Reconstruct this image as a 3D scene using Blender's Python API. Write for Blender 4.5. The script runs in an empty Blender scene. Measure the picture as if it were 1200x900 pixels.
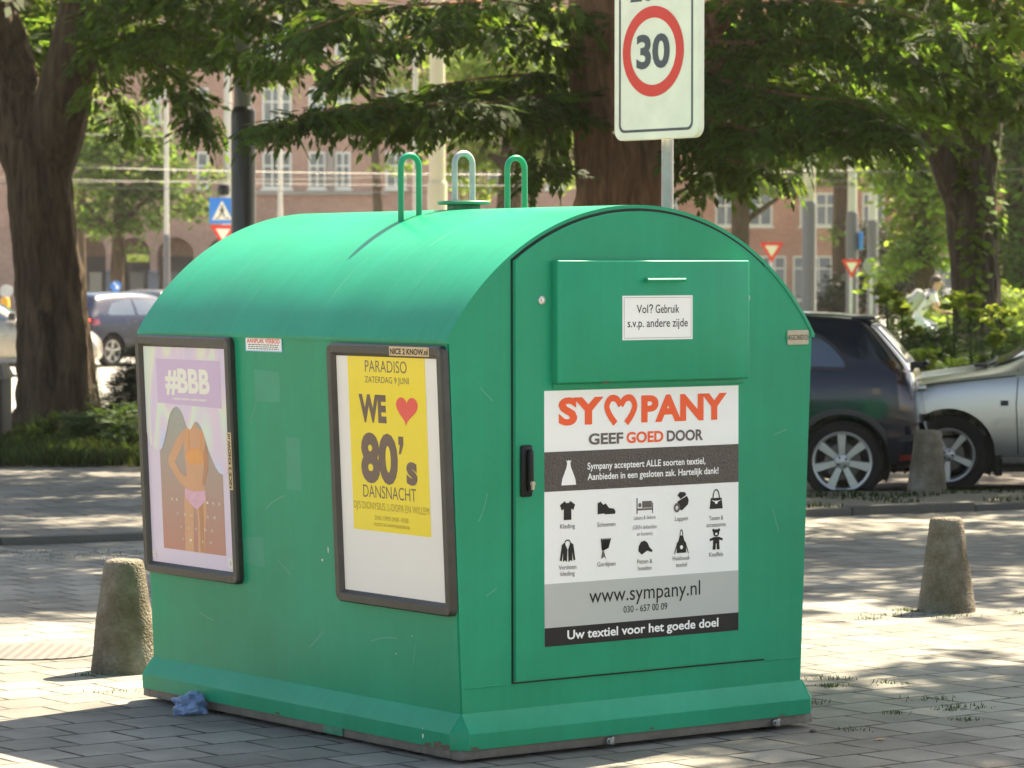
import bpy, bmesh, math, random
import numpy as np
from mathutils import Vector, Matrix, noise
from mathutils.geometry import tessellate_polygon, delaunay_2d_cdt
from mathutils.bvhtree import BVHTree

R = math.radians
random.seed(7)
rng = np.random.default_rng(7)
sc = bpy.context.scene
col = sc.collection

# ------------------------------------------------------------------ camera
EYE = 1.6
FPX = 3828.0                      # focal length in pixels of a 1200 px wide picture
PITCH = math.atan(120 / FPX)
cam_d = bpy.data.cameras.new("camera")
cam_d.sensor_width = 36
cam_d.lens = FPX / 1200 * 36
cam_d.clip_start = 0.5
cam_d.clip_end = 6000
cam_d.dof.use_dof = True
cam_d.dof.focus_distance = 11.2
cam_d.dof.aperture_fstop = 8.5
cam = bpy.data.objects.new("camera", cam_d)
cam.location = (0, 0, EYE)
cam.rotation_euler = (R(90) - PITCH, 0, 0)
col.objects.link(cam)
sc.camera = cam

# ------------------------------------------------------------------ sky and sun
SUN_EL, SUN_AZ = R(52), R(38.3)
w = bpy.data.worlds.new("World")
sc.world = w
w.use_nodes = True
nt = w.node_tree
sky = nt.nodes.new("ShaderNodeTexSky")
sky.sky_type = 'NISHITA'
sky.sun_disc = False
sky.sun_elevation = SUN_EL
sky.sun_rotation = SUN_AZ
sky.air_density = 1.0
sky.dust_density = 2.0
nt.links.new(sky.outputs[0], nt.nodes["Background"].inputs[0])
nt.nodes["Background"].inputs[1].default_value = 0.078
sun_d = bpy.data.lights.new("sun", 'SUN')
sun_d.energy = 5.0
sun_d.angle = R(0.5)
sun_d.color = (1.0, 0.93, 0.80)
sun = bpy.data.objects.new("sun", sun_d)
SUNV = Vector((math.sin(SUN_AZ) * math.cos(SUN_EL), math.cos(SUN_AZ) * math.cos(SUN_EL), math.sin(SUN_EL)))
sun.rotation_euler = SUNV.to_track_quat('Z', 'Y').to_euler()
sun.location = (20, 30, 40)
col.objects.link(sun)
sc.view_settings.view_transform = 'Standard'
sc.view_settings.look = 'None'
sc.view_settings.exposure = 2.25
sc.view_settings.use_white_balance = True
sc.view_settings.white_balance_temperature = 7600
sc.view_settings.white_balance_tint = 10
sc.view_settings.gamma = 1
sc.view_settings.use_curve_mapping = False
sc.render.engine = 'CYCLES'
sc.cycles.max_bounces = 8
sc.cycles.diffuse_bounces = 4
sc.cycles.glossy_bounces = 3
sc.cycles.transmission_bounces = 4
sc.cycles.transparent_max_bounces = 6
sc.cycles.sample_clamp_indirect = 6
sc.cycles.caustics_reflective = False
sc.cycles.caustics_refractive = False
try:
    sc.cycles.use_denoising = True
except Exception:
    pass

# ------------------------------------------------------------------ helpers
_c, _s = math.cos(PITCH), math.sin(PITCH)


def at(px, py, d):
    """world point seen at pixel (1200x900 picture) at ground distance d"""
    x = (px - 600) / FPX
    y = -(py - 450) / FPX
    v = Vector((x, _c + y * _s, -_s + y * _c))
    return Vector((0, 0, EYE)) + v * (d / v.y)


def gx(px, d):
    return at(px, 330, d).x


def tag(o, label=None, cat=None, group=None, kind=None):
    if label: o["label"] = label
    if cat: o["category"] = cat
    if group: o["group"] = group
    if kind: o["kind"] = kind
    return o


def thing(name, label, cat, loc=(0, 0, 0), rz=0, group=None):
    o = bpy.data.objects.new(name, None)
    o.empty_display_size = 0.2
    o.location = loc
    o.rotation_euler = (0, 0, rz)
    col.objects.link(o)
    return tag(o, label, cat, group)


def link_mesh(name, me, mats, parent=None, smooth=None):
    for m in (mats if isinstance(mats, (list, tuple)) else [mats]):
        me.materials.append(m)
    if smooth is not None and len(me.polygons):
        me.polygons.foreach_set("use_smooth", [True] * len(me.polygons))
        if smooth < 179:
            me.set_sharp_from_angle(angle=R(smooth))
    o = bpy.data.objects.new(name, me)
    col.objects.link(o)
    if parent is not None:
        o.parent = parent
    return o


def build(name, bm, mats, parent=None, smooth=40):
    me = bpy.data.meshes.new(name)
    bmesh.ops.recalc_face_normals(bm, faces=bm.faces)
    bm.to_mesh(me)
    bm.free()
    return link_mesh(name, me, mats, parent, smooth)


def dup(root, loc=None, rz=None, label=None, group=None):
    r = root.copy()
    col.objects.link(r)
    if loc is not None: r.location = loc
    if rz is not None: r.rotation_euler = (0, 0, rz)
    if label: r["label"] = label
    if group: r["group"] = group
    for ch in list(root.children):
        c = ch.copy(); col.objects.link(c); c.parent = r
        for g in list(ch.children):
            d = g.copy(); col.objects.link(d); d.parent = c
    return r


def box(bm, lo, hi, M=None, bev=0.0, mat=0, seg=2):
    geo = bmesh.ops.create_cube(bm, size=1)
    vs = geo["verts"]
    lo, hi = Vector(lo), Vector(hi)
    for v in vs:
        v.co = Vector(((lo.x + hi.x) / 2 + v.co.x * (hi.x - lo.x), (lo.y + hi.y) / 2 + v.co.y * (hi.y - lo.y), (lo.z + hi.z) / 2 + v.co.z * (hi.z - lo.z)))
    if bev > 0:
        es = list({e for v in vs for e in v.link_edges})
        r = bmesh.ops.bevel(bm, geom=es, offset=bev, segments=seg, affect='EDGES', profile=0.5)
        vs = list({v for f in r["faces"] for v in f.verts} | {v for v in vs if v.is_valid})
    for f in {f for v in vs for f in v.link_faces}:
        f.material_index = mat
    if M is not None:
        for v in vs: v.co = M @ v.co
    return vs


def tube(bm, pts, rad, n=10, mat=0, cap=True, flute=None):
    pts = [Vector(p) for p in pts]
    k = len(pts)
    rad = rad if isinstance(rad, (list, tuple)) else [rad] * k
    rings = []
    t0 = (pts[1] - pts[0]).normalized()
    up = Vector((0, 0, 1)) if abs(t0.z) < .9 else Vector((0, 1, 0))
    a = t0.cross(up).normalized()
    for i in range(k):
        if i == 0: t = pts[1] - pts[0]
        elif i == k - 1: t = pts[-1] - pts[-2]
        else: t = pts[i + 1] - pts[i - 1]
        t.normalize()
        a = (a - t * a.dot(t)).normalized()
        b = t.cross(a)
        ring = []
        for j in range(n):
            th = 2 * math.pi * j / n
            rr = rad[i] * (flute(th, i / (k - 1)) if flute else 1)
            ring.append(bm.verts.new(pts[i] + (a * math.cos(th) + b * math.sin(th)) * rr))
        rings.append(ring)
    for i in range(k - 1):
        for j in range(n):
            f = bm.faces.new((rings[i][j], rings[i][(j + 1) % n], rings[i + 1][(j + 1) % n], rings[i + 1][j]))
            f.material_index = mat
    if cap:
        for r_ in (rings[0][::-1], rings[-1]):
            f = bm.faces.new(r_); f.material_index = mat
    return rings


def lathe(bm, prof, n=24, M=None, mat=0, cap=True):
    rings = []
    for r_, z in prof:
        ring = []
        for j in range(n):
            th = 2 * math.pi * j / n
            p = Vector((r_ * math.cos(th), r_ * math.sin(th), z))
            ring.append(bm.verts.new(M @ p if M else p))
        rings.append(ring)
    for i in range(len(rings) - 1):
        for j in range(n):
            f = bm.faces.new((rings[i][j], rings[i][(j + 1) % n], rings[i + 1][(j + 1) % n], rings[i + 1][j]))
            f.material_index = mat
    if cap:
        for r_ in (rings[0][::-1], rings[-1]):
            f = bm.faces.new(r_); f.material_index = mat


def spline(pts, n):
    """Catmull-Rom through pts (vectors of any size), n samples"""
    P = [np.array(p, float) for p in pts]
    P = [2 * P[0] - P[1]] + P + [2 * P[-1] - P[-2]]
    out = []
    m = len(P) - 3
    for i in range(n):
        t = i / (n - 1) * m
        k = min(int(t), m - 1)
        u = t - k
        a, b, c, d = P[k:k + 4]
        out.append(0.5 * ((2 * b) + (c - a) * u + (2 * a - 5 * b + 4 * c - d) * u * u + (3 * b - a - 3 * c + d) * u ** 3))
    return out


# flat artwork (stickers, posters, signs) is drawn in panel coordinates: x right, y up, z out of the panel
def poly(bm, loops, z, mat, M):
    loops = [[Vector((p[0], p[1], 0)) for p in l] for l in (loops if isinstance(loops[0][0], (tuple, list)) else [loops])]
    tris = tessellate_polygon(loops)
    vs = [bm.verts.new(M @ Vector((p.x, p.y, z))) for l in loops for p in l]
    for t in tris:
        try:
            f = bm.faces.new([vs[i] for i in t]); f.material_index = mat
        except ValueError:
            pass


def rect(x0, y0, x1, y1, r=0, n=4):
    if r <= 0: return [(x0, y0), (x1, y0), (x1, y1), (x0, y1)]
    out = []
    for cx, cy, a0 in ((x1 - r, y0 + r, -90), (x1 - r, y1 - r, 0), (x0 + r, y1 - r, 90), (x0 + r, y0 + r, 180)):
        for i in range(n + 1):
            a = R(a0 + 90 * i / n)
            out.append((cx + r * math.cos(a), cy + r * math.sin(a)))
    return out


def disc(cx, cy, rx, ry=None, n=32, a0=0, a1=360):
    ry = rx if ry is None else ry
    full = abs(a1 - a0) >= 360
    return [(cx + rx * math.cos(R(a0 + (a1 - a0) * i / (n if full else n - 1))), cy + ry * math.sin(R(a0 + (a1 - a0) * i / (n if full else n - 1)))) for i in range(n)]


def stroke(bm, pts, wd, z, mat, M, n=0):
    P = [Vector(p) for p in (spline(pts, n) if n else pts)]
    L, Rr = [], []
    for i, p in enumerate(P):
        t = (P[min(i + 1, len(P) - 1)] - P[max(i - 1, 0)]).normalized()
        nrm = Vector((-t.y, t.x))
        L.append(bm.verts.new(M @ Vector((p.x + nrm.x * wd / 2, p.y + nrm.y * wd / 2, z))))
        Rr.append(bm.verts.new(M @ Vector((p.x - nrm.x * wd / 2, p.y - nrm.y * wd / 2, z))))
    for i in range(len(P) - 1):
        f = bm.faces.new((Rr[i], Rr[i + 1], L[i + 1], L[i])); f.material_index = mat


_txt = {}


def text_geo(s, bold):
    k = (s, bold)
    if k not in _txt:
        cu = bpy.data.curves.new("t", 'FONT')
        cu.body = s
        cu.size = 1
        cu.offset = bold
        cu.resolution_u = 4
        o = bpy.data.objects.new("t", cu)
        me = o.to_mesh()
        V = [(v.co.x, v.co.y) for v in me.vertices]
        F = [tuple(p.vertices) for p in me.polygons]
        o.to_mesh_clear()
        bpy.data.objects.remove(o)
        bpy.data.curves.remove(cu)
        _txt[k] = (V, F)
    return _txt[k]


def text(bm, s, x0, x1, base, cap, z, mat, M, bold=0.0, keep=False):
    """lettering from x0 to x1 standing on y = base with capitals `cap` high"""
    V, F = text_geo(s, bold)
    H, _ = text_geo("H", bold)
    hc = max(v[1] for v in H) - min(v[1] for v in H)
    hb = min(v[1] for v in H)
    a, b = min(v[0] for v in V), max(v[0] for v in V)
    sx, sy = (x1 - x0) / (b - a), cap / hc
    vs = [bm.verts.new(M @ Vector((x0 + (v[0] - a) * sx, base + (v[1] - hb) * sy, z))) for v in V]
    for f in F:
        try:
            g = bm.faces.new([vs[i] for i in f]); g.material_index = mat
        except ValueError:
            pass


def sheet(name, bm, mats, parent=None):
    """flat artwork: keep the winding as drawn"""
    me = bpy.data.meshes.new(name)
    bm.to_mesh(me); bm.free()
    return link_mesh(name, me, mats, parent, None)


# ------------------------------------------------------------------ materials
def mat_new(name):
    m = bpy.data.materials.new(name)
    m.use_nodes = True
    return m, m.node_tree, m.node_tree.nodes["Principled BSDF"]


def nd(nt, kind, **kw):
    n = nt.nodes.new(kind)
    for k, v in kw.items():
        if k.startswith("i_"): n.inputs[k[2:].replace("_", " ")].default_value = v
        else: setattr(n, k, v)
    return n


def c4(c): return (c[0], c[1], c[2], 1)


def plain(name, c, rough=.5, metal=0., coat=0., var=.12, scale=8., bump=0., bscale=60., spec=.5):
    """a base colour with mottled variation, uneven gloss and optional fine bump"""
    m, t, p = mat_new(name)
    tc = nd(t, "ShaderNodeTexCoord")
    n1 = nd(t, "ShaderNodeTexNoise", i_Scale=scale, i_Detail=5.0, i_Roughness=.6)
    t.links.new(tc.outputs["Object"], n1.inputs["Vector"])
    mx = nd(t, "ShaderNodeMix", data_type='RGBA')
    mx.inputs["A"].default_value = c4([x * (1 - var) for x in c])
    mx.inputs["B"].default_value = c4([min(1, x * (1 + var)) for x in c])
    t.links.new(n1.outputs["Fac"], mx.inputs["Factor"])
    t.links.new(mx.outputs["Result"], p.inputs["Base Color"])
    mr = nd(t, "ShaderNodeMapRange")
    mr.inputs["To Min"].default_value = max(.02, rough - .08)
    mr.inputs["To Max"].default_value = min(1, rough + .08)
    t.links.new(n1.outputs["Fac"], mr.inputs["Value"])
    t.links.new(mr.outputs["Result"], p.inputs["Roughness"])
    p.inputs["Metallic"].default_value = metal
    p.inputs["Coat Weight"].default_value = coat
    p.inputs["Coat Roughness"].default_value = .08
    p.inputs["Specular IOR Level"].default_value = spec
    if bump:
        n2 = nd(t, "ShaderNodeTexNoise", i_Scale=bscale, i_Detail=4.0)
        t.links.new(tc.outputs["Object"], n2.inputs["Vector"])
        b = nd(t, "ShaderNodeBump", i_Strength=bump, i_Distance=.02)
        t.links.new(n2.outputs["Fac"], b.inputs["Height"])
        t.links.new(b.outputs["Normal"], p.inputs["Normal"])
    return m


def leafmat(name, c, tr, mixf=.45, rough=.65):
    m, t, p = mat_new(name)
    g = nd(t, "ShaderNodeNewGeometry")
    hs = nd(t, "ShaderNodeHueSaturation")
    hs2 = nd(t, "ShaderNodeHueSaturation")
    mr = nd(t, "ShaderNodeMapRange")
    mr.inputs["To Min"].default_value = .55
    mr.inputs["To Max"].default_value = 1.5
    t.links.new(g.outputs["Random Per Island"], mr.inputs["Value"])
    hs.inputs["Color"].default_value = c4(c)
    hs2.inputs["Color"].default_value = c4(tr)
    for h in (hs, hs2): t.links.new(mr.outputs["Result"], h.inputs["Value"])
    mr2 = nd(t, "ShaderNodeMapRange")
    mr2.inputs["To Min"].default_value = .475
    mr2.inputs["To Max"].default_value = .515
    t.links.new(g.outputs["Random Per Island"], mr2.inputs["Value"])
    for h in (hs, hs2): t.links.new(mr2.outputs["Result"], h.inputs["Hue"])
    t.links.new(hs.outputs[0], p.inputs["Base Color"])
    p.inputs["Roughness"].default_value = rough
    p.inputs["Specular IOR Level"].default_value = .12
    tl = nd(t, "ShaderNodeBsdfTranslucent")
    t.links.new(hs2.outputs[0], tl.inputs["Color"])
    ms = nd(t, "ShaderNodeMixShader")
    ms.inputs[0].default_value = mixf
    t.links.new(p.outputs[0], ms.inputs[1])
    t.links.new(tl.outputs[0], ms.inputs[2])
    t.links.new(ms.outputs[0], t.nodes["Material Output"].inputs["Surface"])
    return m


def brickmat(name, c1, c2, mortar, bw, bh, ms=.012, rot=0., off=(0, 0), rough=.85, bump=.6, offset=.5, dirt=.35, uvw=None, dscale=1.2):
    """tiles or bricks laid in the object's XY (or the swizzle given by uvw)"""
    m, t, p = mat_new(name)
    tc = nd(t, "ShaderNodeTexCoord")
    src = tc.outputs["Object"]
    if uvw:
        sp = nd(t, "ShaderNodeSeparateXYZ"); cb = nd(t, "ShaderNodeCombineXYZ")
        t.links.new(src, sp.inputs[0])
        for i, ch in enumerate(uvw): t.links.new(sp.outputs[ch], cb.inputs[i])
        src = cb.outputs[0]
    mp = nd(t, "ShaderNodeMapping")
    mp.inputs["Rotation"].default_value = (0, 0, rot)
    mp.inputs["Location"].default_value = (off[0], off[1], 0)
    t.links.new(src, mp.inputs["Vector"])
    wob = nd(t, "ShaderNodeTexNoise", i_Scale=3.0, i_Detail=2.0)
    t.links.new(mp.outputs[0], wob.inputs["Vector"])
    va = nd(t, "ShaderNodeVectorMath", operation='MULTIPLY_ADD')
    t.links.new(wob.outputs["Color"], va.inputs[0])
    va.inputs[1].default_value = (ms * .9, ms * .9, 0)
    t.links.new(mp.outputs[0], va.inputs[2])
    br = nd(t, "ShaderNodeTexBrick")
    br.offset = offset
    br.inputs["Color1"].default_value = c4(c1)
    br.inputs["Color2"].default_value = c4(c2)
    br.inputs["Mortar"].default_value = c4(mortar)
    br.inputs["Scale"].default_value = 1
    br.inputs["Mortar Size"].default_value = ms
    br.inputs["Mortar Smooth"].default_value = .25
    br.inputs["Brick Width"].default_value = bw
    br.inputs["Row Height"].default_value = bh
    t.links.new(va.outputs[0], br.inputs["Vector"])
    # joints are here open and dark, there filled with sand
    nj = nd(t, "ShaderNodeTexNoise", i_Scale=5.5, i_Detail=4.0, i_Roughness=.7)
    t.links.new(src, nj.inputs["Vector"])
    rj = nd(t, "ShaderNodeMapRange"); rj.inputs["From Min"].default_value = .42; rj.inputs["From Max"].default_value = .62
    t.links.new(nj.outputs["Fac"], rj.inputs["Value"])
    mj = nd(t, "ShaderNodeMix", data_type='RGBA'); mj.inputs["A"].default_value = c4([x * .45 for x in mortar]); mj.inputs["B"].default_value = c4([.75 * (x + y) / 2 for x, y in zip(c1, c2)])
    t.links.new(rj.outputs[0], mj.inputs["Factor"]); t.links.new(mj.outputs["Result"], br.inputs["Mortar"])
    n1 = nd(t, "ShaderNodeTexNoise", i_Scale=dscale, i_Detail=8.0, i_Roughness=.65)
    t.links.new(src, n1.inputs["Vector"])
    n2 = nd(t, "ShaderNodeTexNoise", i_Scale=140.0, i_Detail=3.0)
    t.links.new(src, n2.inputs["Vector"])
    r1 = nd(t, "ShaderNodeMapRange"); r1.inputs["From Min"].default_value = .3; r1.inputs["From Max"].default_value = .7
    r1.inputs["To Min"].default_value = 1 - dirt; r1.inputs["To Max"].default_value = 1 + dirt * .6
    t.links.new(n1.outputs["Fac"], r1.inputs["Value"])
    r2 = nd(t, "ShaderNodeMapRange"); r2.inputs["To Min"].default_value = .72; r2.inputs["To Max"].default_value = 1.28
    t.links.new(n2.outputs["Fac"], r2.inputs["Value"])
    mu = nd(t, "ShaderNodeMath", operation='MULTIPLY')
    t.links.new(r1.outputs[0], mu.inputs[0]); t.links.new(r2.outputs[0], mu.inputs[1])
    vm = nd(t, "ShaderNodeVectorMath", operation='SCALE')
    t.links.new(br.outputs["Color"], vm.inputs[0]); t.links.new(mu.outputs[0], vm.inputs["Scale"])
    t.links.new(vm.outputs[0], p.inputs["Base Color"])
    p.inputs["Roughness"].default_value = rough
    p.inputs["Specular IOR Level"].default_value = .3
    inv = nd(t, "ShaderNodeMath", operation='MULTIPLY_ADD')
    t.links.new(br.outputs["Fac"], inv.inputs[0]); inv.inputs[1].default_value = -1.0
    t.links.new(n2.outputs["Fac"], inv.inputs[2])
    b = nd(t, "ShaderNodeBump", i_Strength=bump, i_Distance=.006)
    t.links.new(inv.outputs[0], b.inputs["Height"])
    t.links.new(b.outputs["Normal"], p.inputs["Normal"])
    return m


def barkmat(name, c1, c2):
    m, t, p = mat_new(name)
    tc = nd(t, "ShaderNodeTexCoord")
    mp = nd(t, "ShaderNodeMapping"); mp.inputs["Scale"].default_value = (9, 9, 1.3)
    t.links.new(tc.outputs["Object"], mp.inputs["Vector"])
    n1 = nd(t, "ShaderNodeTexNoise", i_Scale=1.6, i_Detail=8.0, i_Roughness=.62, i_Distortion=.6)
    t.links.new(mp.outputs[0], n1.inputs["Vector"])
    n3 = nd(t, "ShaderNodeTexNoise", i_Scale=1.2, i_Detail=3.0)
    t.links.new(tc.outputs["Object"], n3.inputs["Vector"])
    cr = nd(t, "ShaderNodeValToRGB")
    cr.color_ramp.elements[0].position = .38; cr.color_ramp.elements[0].color = c4([x * .25 for x in c1])
    cr.color_ramp.elements[1].position = .62; cr.color_ramp.elements[1].color = c4(c2)
    t.links.new(n1.outputs["Fac"], cr.inputs[0])
    mx = nd(t, "ShaderNodeMix", data_type='RGBA'); mx.inputs["B"].default_value = c4(c1)
    t.links.new(n3.outputs["Fac"], mx.inputs["Factor"]); t.links.new(cr.outputs[0], mx.inputs["A"])
    t.links.new(mx.outputs["Result"], p.inputs["Base Color"])
    p.inputs["Roughness"].default_value = .9
    p.inputs["Specular IOR Level"].default_value = .2
    b = nd(t, "ShaderNodeBump", i_Strength=1.0, i_Distance=.10)
    t.links.new(n1.outputs["Fac"], b.inputs["Height"]); t.links.new(b.outputs["Normal"], p.inputs["Normal"])
    return m


def paint_green(name="green_enamel", streak=(30, 30, .7), scratch=0.):
    """weathered enamel: faded clouds, fine vertical wash marks, scratches and dull dust"""
    m, t, p = mat_new(name)
    tc = nd(t, "ShaderNodeTexCoord")
    n1 = nd(t, "ShaderNodeTexNoise", i_Scale=1.7, i_Detail=6.0, i_Roughness=.6)
    t.links.new(tc.outputs["Object"], n1.inputs["Vector"])
    mp = nd(t, "ShaderNodeMapping"); mp.inputs["Scale"].default_value = streak
    t.links.new(tc.outputs["Object"], mp.inputs["Vector"])
    n2 = nd(t, "ShaderNodeTexNoise", i_Scale=1.0, i_Detail=4.0)
    t.links.new(mp.outputs[0], n2.inputs["Vector"])
    ad = nd(t, "ShaderNodeMath", operation='MULTIPLY_ADD'); ad.inputs[1].default_value = .3
    t.links.new(n2.outputs["Fac"], ad.inputs[0]); t.links.new(n1.outputs["Fac"], ad.inputs[2])
    cr = nd(t, "ShaderNodeValToRGB")
    e = cr.color_ramp.elements
    e[0].position = .40; e[0].color = c4((.0005, .228, .112))
    e[1].position = .85; e[1].color = c4((.001, .300, .160))
    t.links.new(ad.outputs[0], cr.inputs[0])
    # chips and grime specks
    n3 = nd(t, "ShaderNodeTexNoise", i_Scale=55.0, i_Detail=6.0, i_Roughness=.7)
    t.links.new(tc.outputs["Object"], n3.inputs["Vector"])
    r3 = nd(t, "ShaderNodeMapRange"); r3.inputs["From Min"].default_value = .74; r3.inputs["From Max"].default_value = .78
    t.links.new(n3.outputs["Fac"], r3.inputs["Value"])
    mx = nd(t, "ShaderNodeMix", data_type='RGBA'); mx.inputs["B"].default_value = c4((.09, .10, .08))
    t.links.new(r3.outputs[0], mx.inputs["Factor"]); t.links.new(cr.outputs[0], mx.inputs["A"])
    out = mx.outputs["Result"]
    if scratch:
        ms = nd(t, "ShaderNodeMapping"); ms.inputs["Scale"].default_value = (.9, 26, .9)
        ms.inputs["Rotation"].default_value = (0, 0, .03)
        t.links.new(tc.outputs["Object"], ms.inputs["Vector"])
        ns = nd(t, "ShaderNodeTexNoise", i_Scale=2.6, i_Detail=2.0, i_Roughness=.5)
        t.links.new(ms.outputs[0], ns.inputs["Vector"])
        rs = nd(t, "ShaderNodeMapRange"); rs.inputs["From Min"].default_value = .66; rs.inputs["From Max"].default_value = .76
        rs.inputs["To Max"].default_value = scratch
        t.links.new(ns.outputs["Fac"], rs.inputs["Value"])
        m2 = nd(t, "ShaderNodeMix", data_type='RGBA'); m2.inputs["B"].default_value = c4((.22, .40, .28))
        t.links.new(rs.outputs[0], m2.inputs["Factor"]); t.links.new(out, m2.inputs["A"])
        out = m2.outputs["Result"]
    t.links.new(out, p.inputs["Base Color"])
    mr = nd(t, "ShaderNodeMapRange"); mr.inputs["To Min"].default_value = .27; mr.inputs["To Max"].default_value = .40
    t.links.new(n1.outputs["Fac"], mr.inputs["Value"]); t.links.new(mr.outputs[0], p.inputs["Roughness"])
    p.inputs["Specular IOR Level"].default_value = .2
    n4 = nd(t, "ShaderNodeTexNoise", i_Scale=2.2, i_Detail=1.0)
    t.links.new(tc.outputs["Object"], n4.inputs["Vector"])
    b = nd(t, "ShaderNodeBump", i_Strength=.25, i_Distance=.03)
    t.links.new(n4.outputs["Fac"], b.inputs["Height"]); t.links.new(b.outputs["Normal"], p.inputs["Normal"])
    return m


def steelmat(name, c, rough=.5):
    return plain(name, c, rough, .7, 0, .35, 14, .15, 40)


M = {}
M['green'] = paint_green()
M['green_roof'] = paint_green('green_roof_enamel', (2, 30, 2), .3)
M['green_worn'] = plain('worn_green_paint', (.03, .22, .13), .5, 0, 0, .5, 30)
M['black'] = plain('black_plastic', (.006, .006, .007), .45, 0, 0, .3, 8, 0, 60, .25)
M['rubber'] = plain('rubber', (.010, .009, .009), .8, 0, 0, .35, 20, .2, 80, .2)
M['frame'] = plain('anodised_frame', (.045, .042, .036), .42, .25, 0, .6, 9, .1, 70)
M['steel'] = steelmat('galvanised_steel', (.30, .30, .29), .5)
M['basesteel'] = plain('weathered_steel', (.16, .14, .12), .6, .3, 0, .5, 12, .3, 50)
M['chrome'] = steelmat('bright_steel', (.62, .61, .58), .3)
M['brass'] = plain('aged_plate', (.42, .36, .25), .5, .2, 0, .25, 40)
M['stk_white'] = plain('sticker_white', (.82, .81, .76), .33, 0, 0, .05, 5, .05, 90)
M['stk_white2'] = plain('sticker_patch', (.84, .83, .79), .4, 0, 0, .04, 5)
M['stk_grey'] = plain('sticker_grey', (.44, .45, .41), .38, 0, 0, .05)
M['stk_brown'] = plain('sticker_brown', (.060, .046, .036), .30, 0, 0, .3, 30, .25, 120)
M['ink'] = plain('dark_ink', (.016, .014, .014), .45, 0, 0, .05, 8, 0, 60, .25)
M['ink_soft'] = plain('grey_ink', (.11, .085, .075), .45, 0, 0, .05)
M['orange'] = plain('orange_ink', (.86, .085, .010), .4, 0, 0, .05)
M['white'] = plain('white_ink', (.84, .83, .78), .4, 0, 0, .04)
M['paper'] = plain('poster_paper', (.80, .74, .66), .6, 0, .5, .05, 3, .22, 7)
M['yellow'] = plain('yellow_ink', (.86, .64, .008), .55, 0, .5, .04)
M['brown'] = plain('brown_ink', (.105, .050, .030), .5, 0, .5, .06)
M['red_ink'] = plain('red_ink', (.78, .055, .035), .5, 0, .5, .05)
M['sign_white'] = plain('sign_white', (.84, .77, .62), .4, 0, 0, .18, 7)
M['sign_red'] = plain('sign_red', (.74, .028, .012), .4, 0, 0, .1, 6)
M['sign_grey'] = plain('sign_grey', (.055, .06, .07), .45, 0, 0, .1)
M['sign_blue'] = plain('sign_blue', (.02, .20, .62), .4, 0, 0, .1)
M['signback'] = steelmat('sign_back', (.45, .46, .46), .45)
M['lilac'] = plain('lilac_ink', (.68, .56, .66), .55, 0, .5, .05)
M['cream'] = plain('cream_ink', (.78, .74, .62), .55, 0, .5, .04)
M['skin_print'] = plain('printed_skin', (.62, .30, .15), .55, 0, .5, .15, 6)
M['skin_print2'] = plain('printed_skin_dark', (.46, .19, .085), .55, 0, .5, .15, 6)
M['suit_orange'] = plain('printed_orange', (.72, .28, .06), .55, 0, .5, .2, 9)
M['suit_pink'] = plain('printed_pink', (.68, .36, .45), .55, 0, .5, .35, 40)
M['tape'] = plain('tape', (.60, .42, .22), .5, 0, 0, .25, 20)
M['blue_plastic'] = plain('blue_plastic', (.16, .24, .40), .35, 0, 0, .6, 25, .3, 60)


def holo():
    m, t, p = mat_new("rainbow_print")
    tc = nd(t, "ShaderNodeTexCoord")
    mp = nd(t, "ShaderNodeMapping"); mp.inputs["Scale"].default_value = (1, 2.6, 1.1)
    t.links.new(tc.outputs["Object"], mp.inputs["Vector"])
    n = nd(t, "ShaderNodeTexNoise", i_Scale=1.6, i_Detail=1.0, i_Distortion=1.4)
    t.links.new(mp.outputs[0], n.inputs["Vector"])
    cr = nd(t, "ShaderNodeValToRGB")
    stops = [(.30, (.66, .54, .66)), (.40, (.72, .58, .64)), (.455, (.73, .72, .55)), (.50, (.64, .72, .60)), (.55, (.70, .62, .64)), (.62, (.72, .56, .64)), (.72, (.58, .60, .74))]
    e = cr.color_ramp.elements
    e[0].position, e[0].color = stops[0][0], c4(stops[0][1])
    e[1].position, e[1].color = stops[-1][0], c4(stops[-1][1])
    for q, cc in stops[1:-1]:
        k = e.new(q); k.color = c4(cc)
    t.links.new(n.outputs["Fac"], cr.inputs[0]); t.links.new(cr.outputs[0], p.inputs["Base Color"])
    p.inputs["Roughness"].default_value = .5
    return m


def photo_panel():
    m, t, p = mat_new("printed_backdrop")
    tc = nd(t, "ShaderNodeTexCoord"); sp = nd(t, "ShaderNodeSeparateXYZ")
    t.links.new(tc.outputs["Object"], sp.inputs[0])
    mr = nd(t, "ShaderNodeMapRange"); mr.inputs["From Min"].default_value = .55; mr.inputs["From Max"].default_value = 1.15
    t.links.new(sp.outputs[2], mr.inputs["Value"])
    cr = nd(t, "ShaderNodeValToRGB")
    cr.color_ramp.elements[0].color = c4((.55, .22, .15)); cr.color_ramp.elements[1].color = c4((.33, .36, .30))
    t.links.new(mr.outputs[0], cr.inputs[0]); t.links.new(cr.outputs[0], p.inputs["Base Color"])
    p.inputs["Roughness"].default_value = .55
    return m


M['holo'] = holo()
M['photo'] = photo_panel()
# ------------------------------------------------------------------ setting
def flat(name, pts, z, m, kind='structure'):
    me = bpy.data.meshes.new(name)
    me.from_pydata([(p[0], p[1], 0) for p in pts], [], [tuple(range(len(pts)))])
    o = link_mesh(name, me, m)
    o.location.z = z
    return tag(o, kind=kind)


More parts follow.
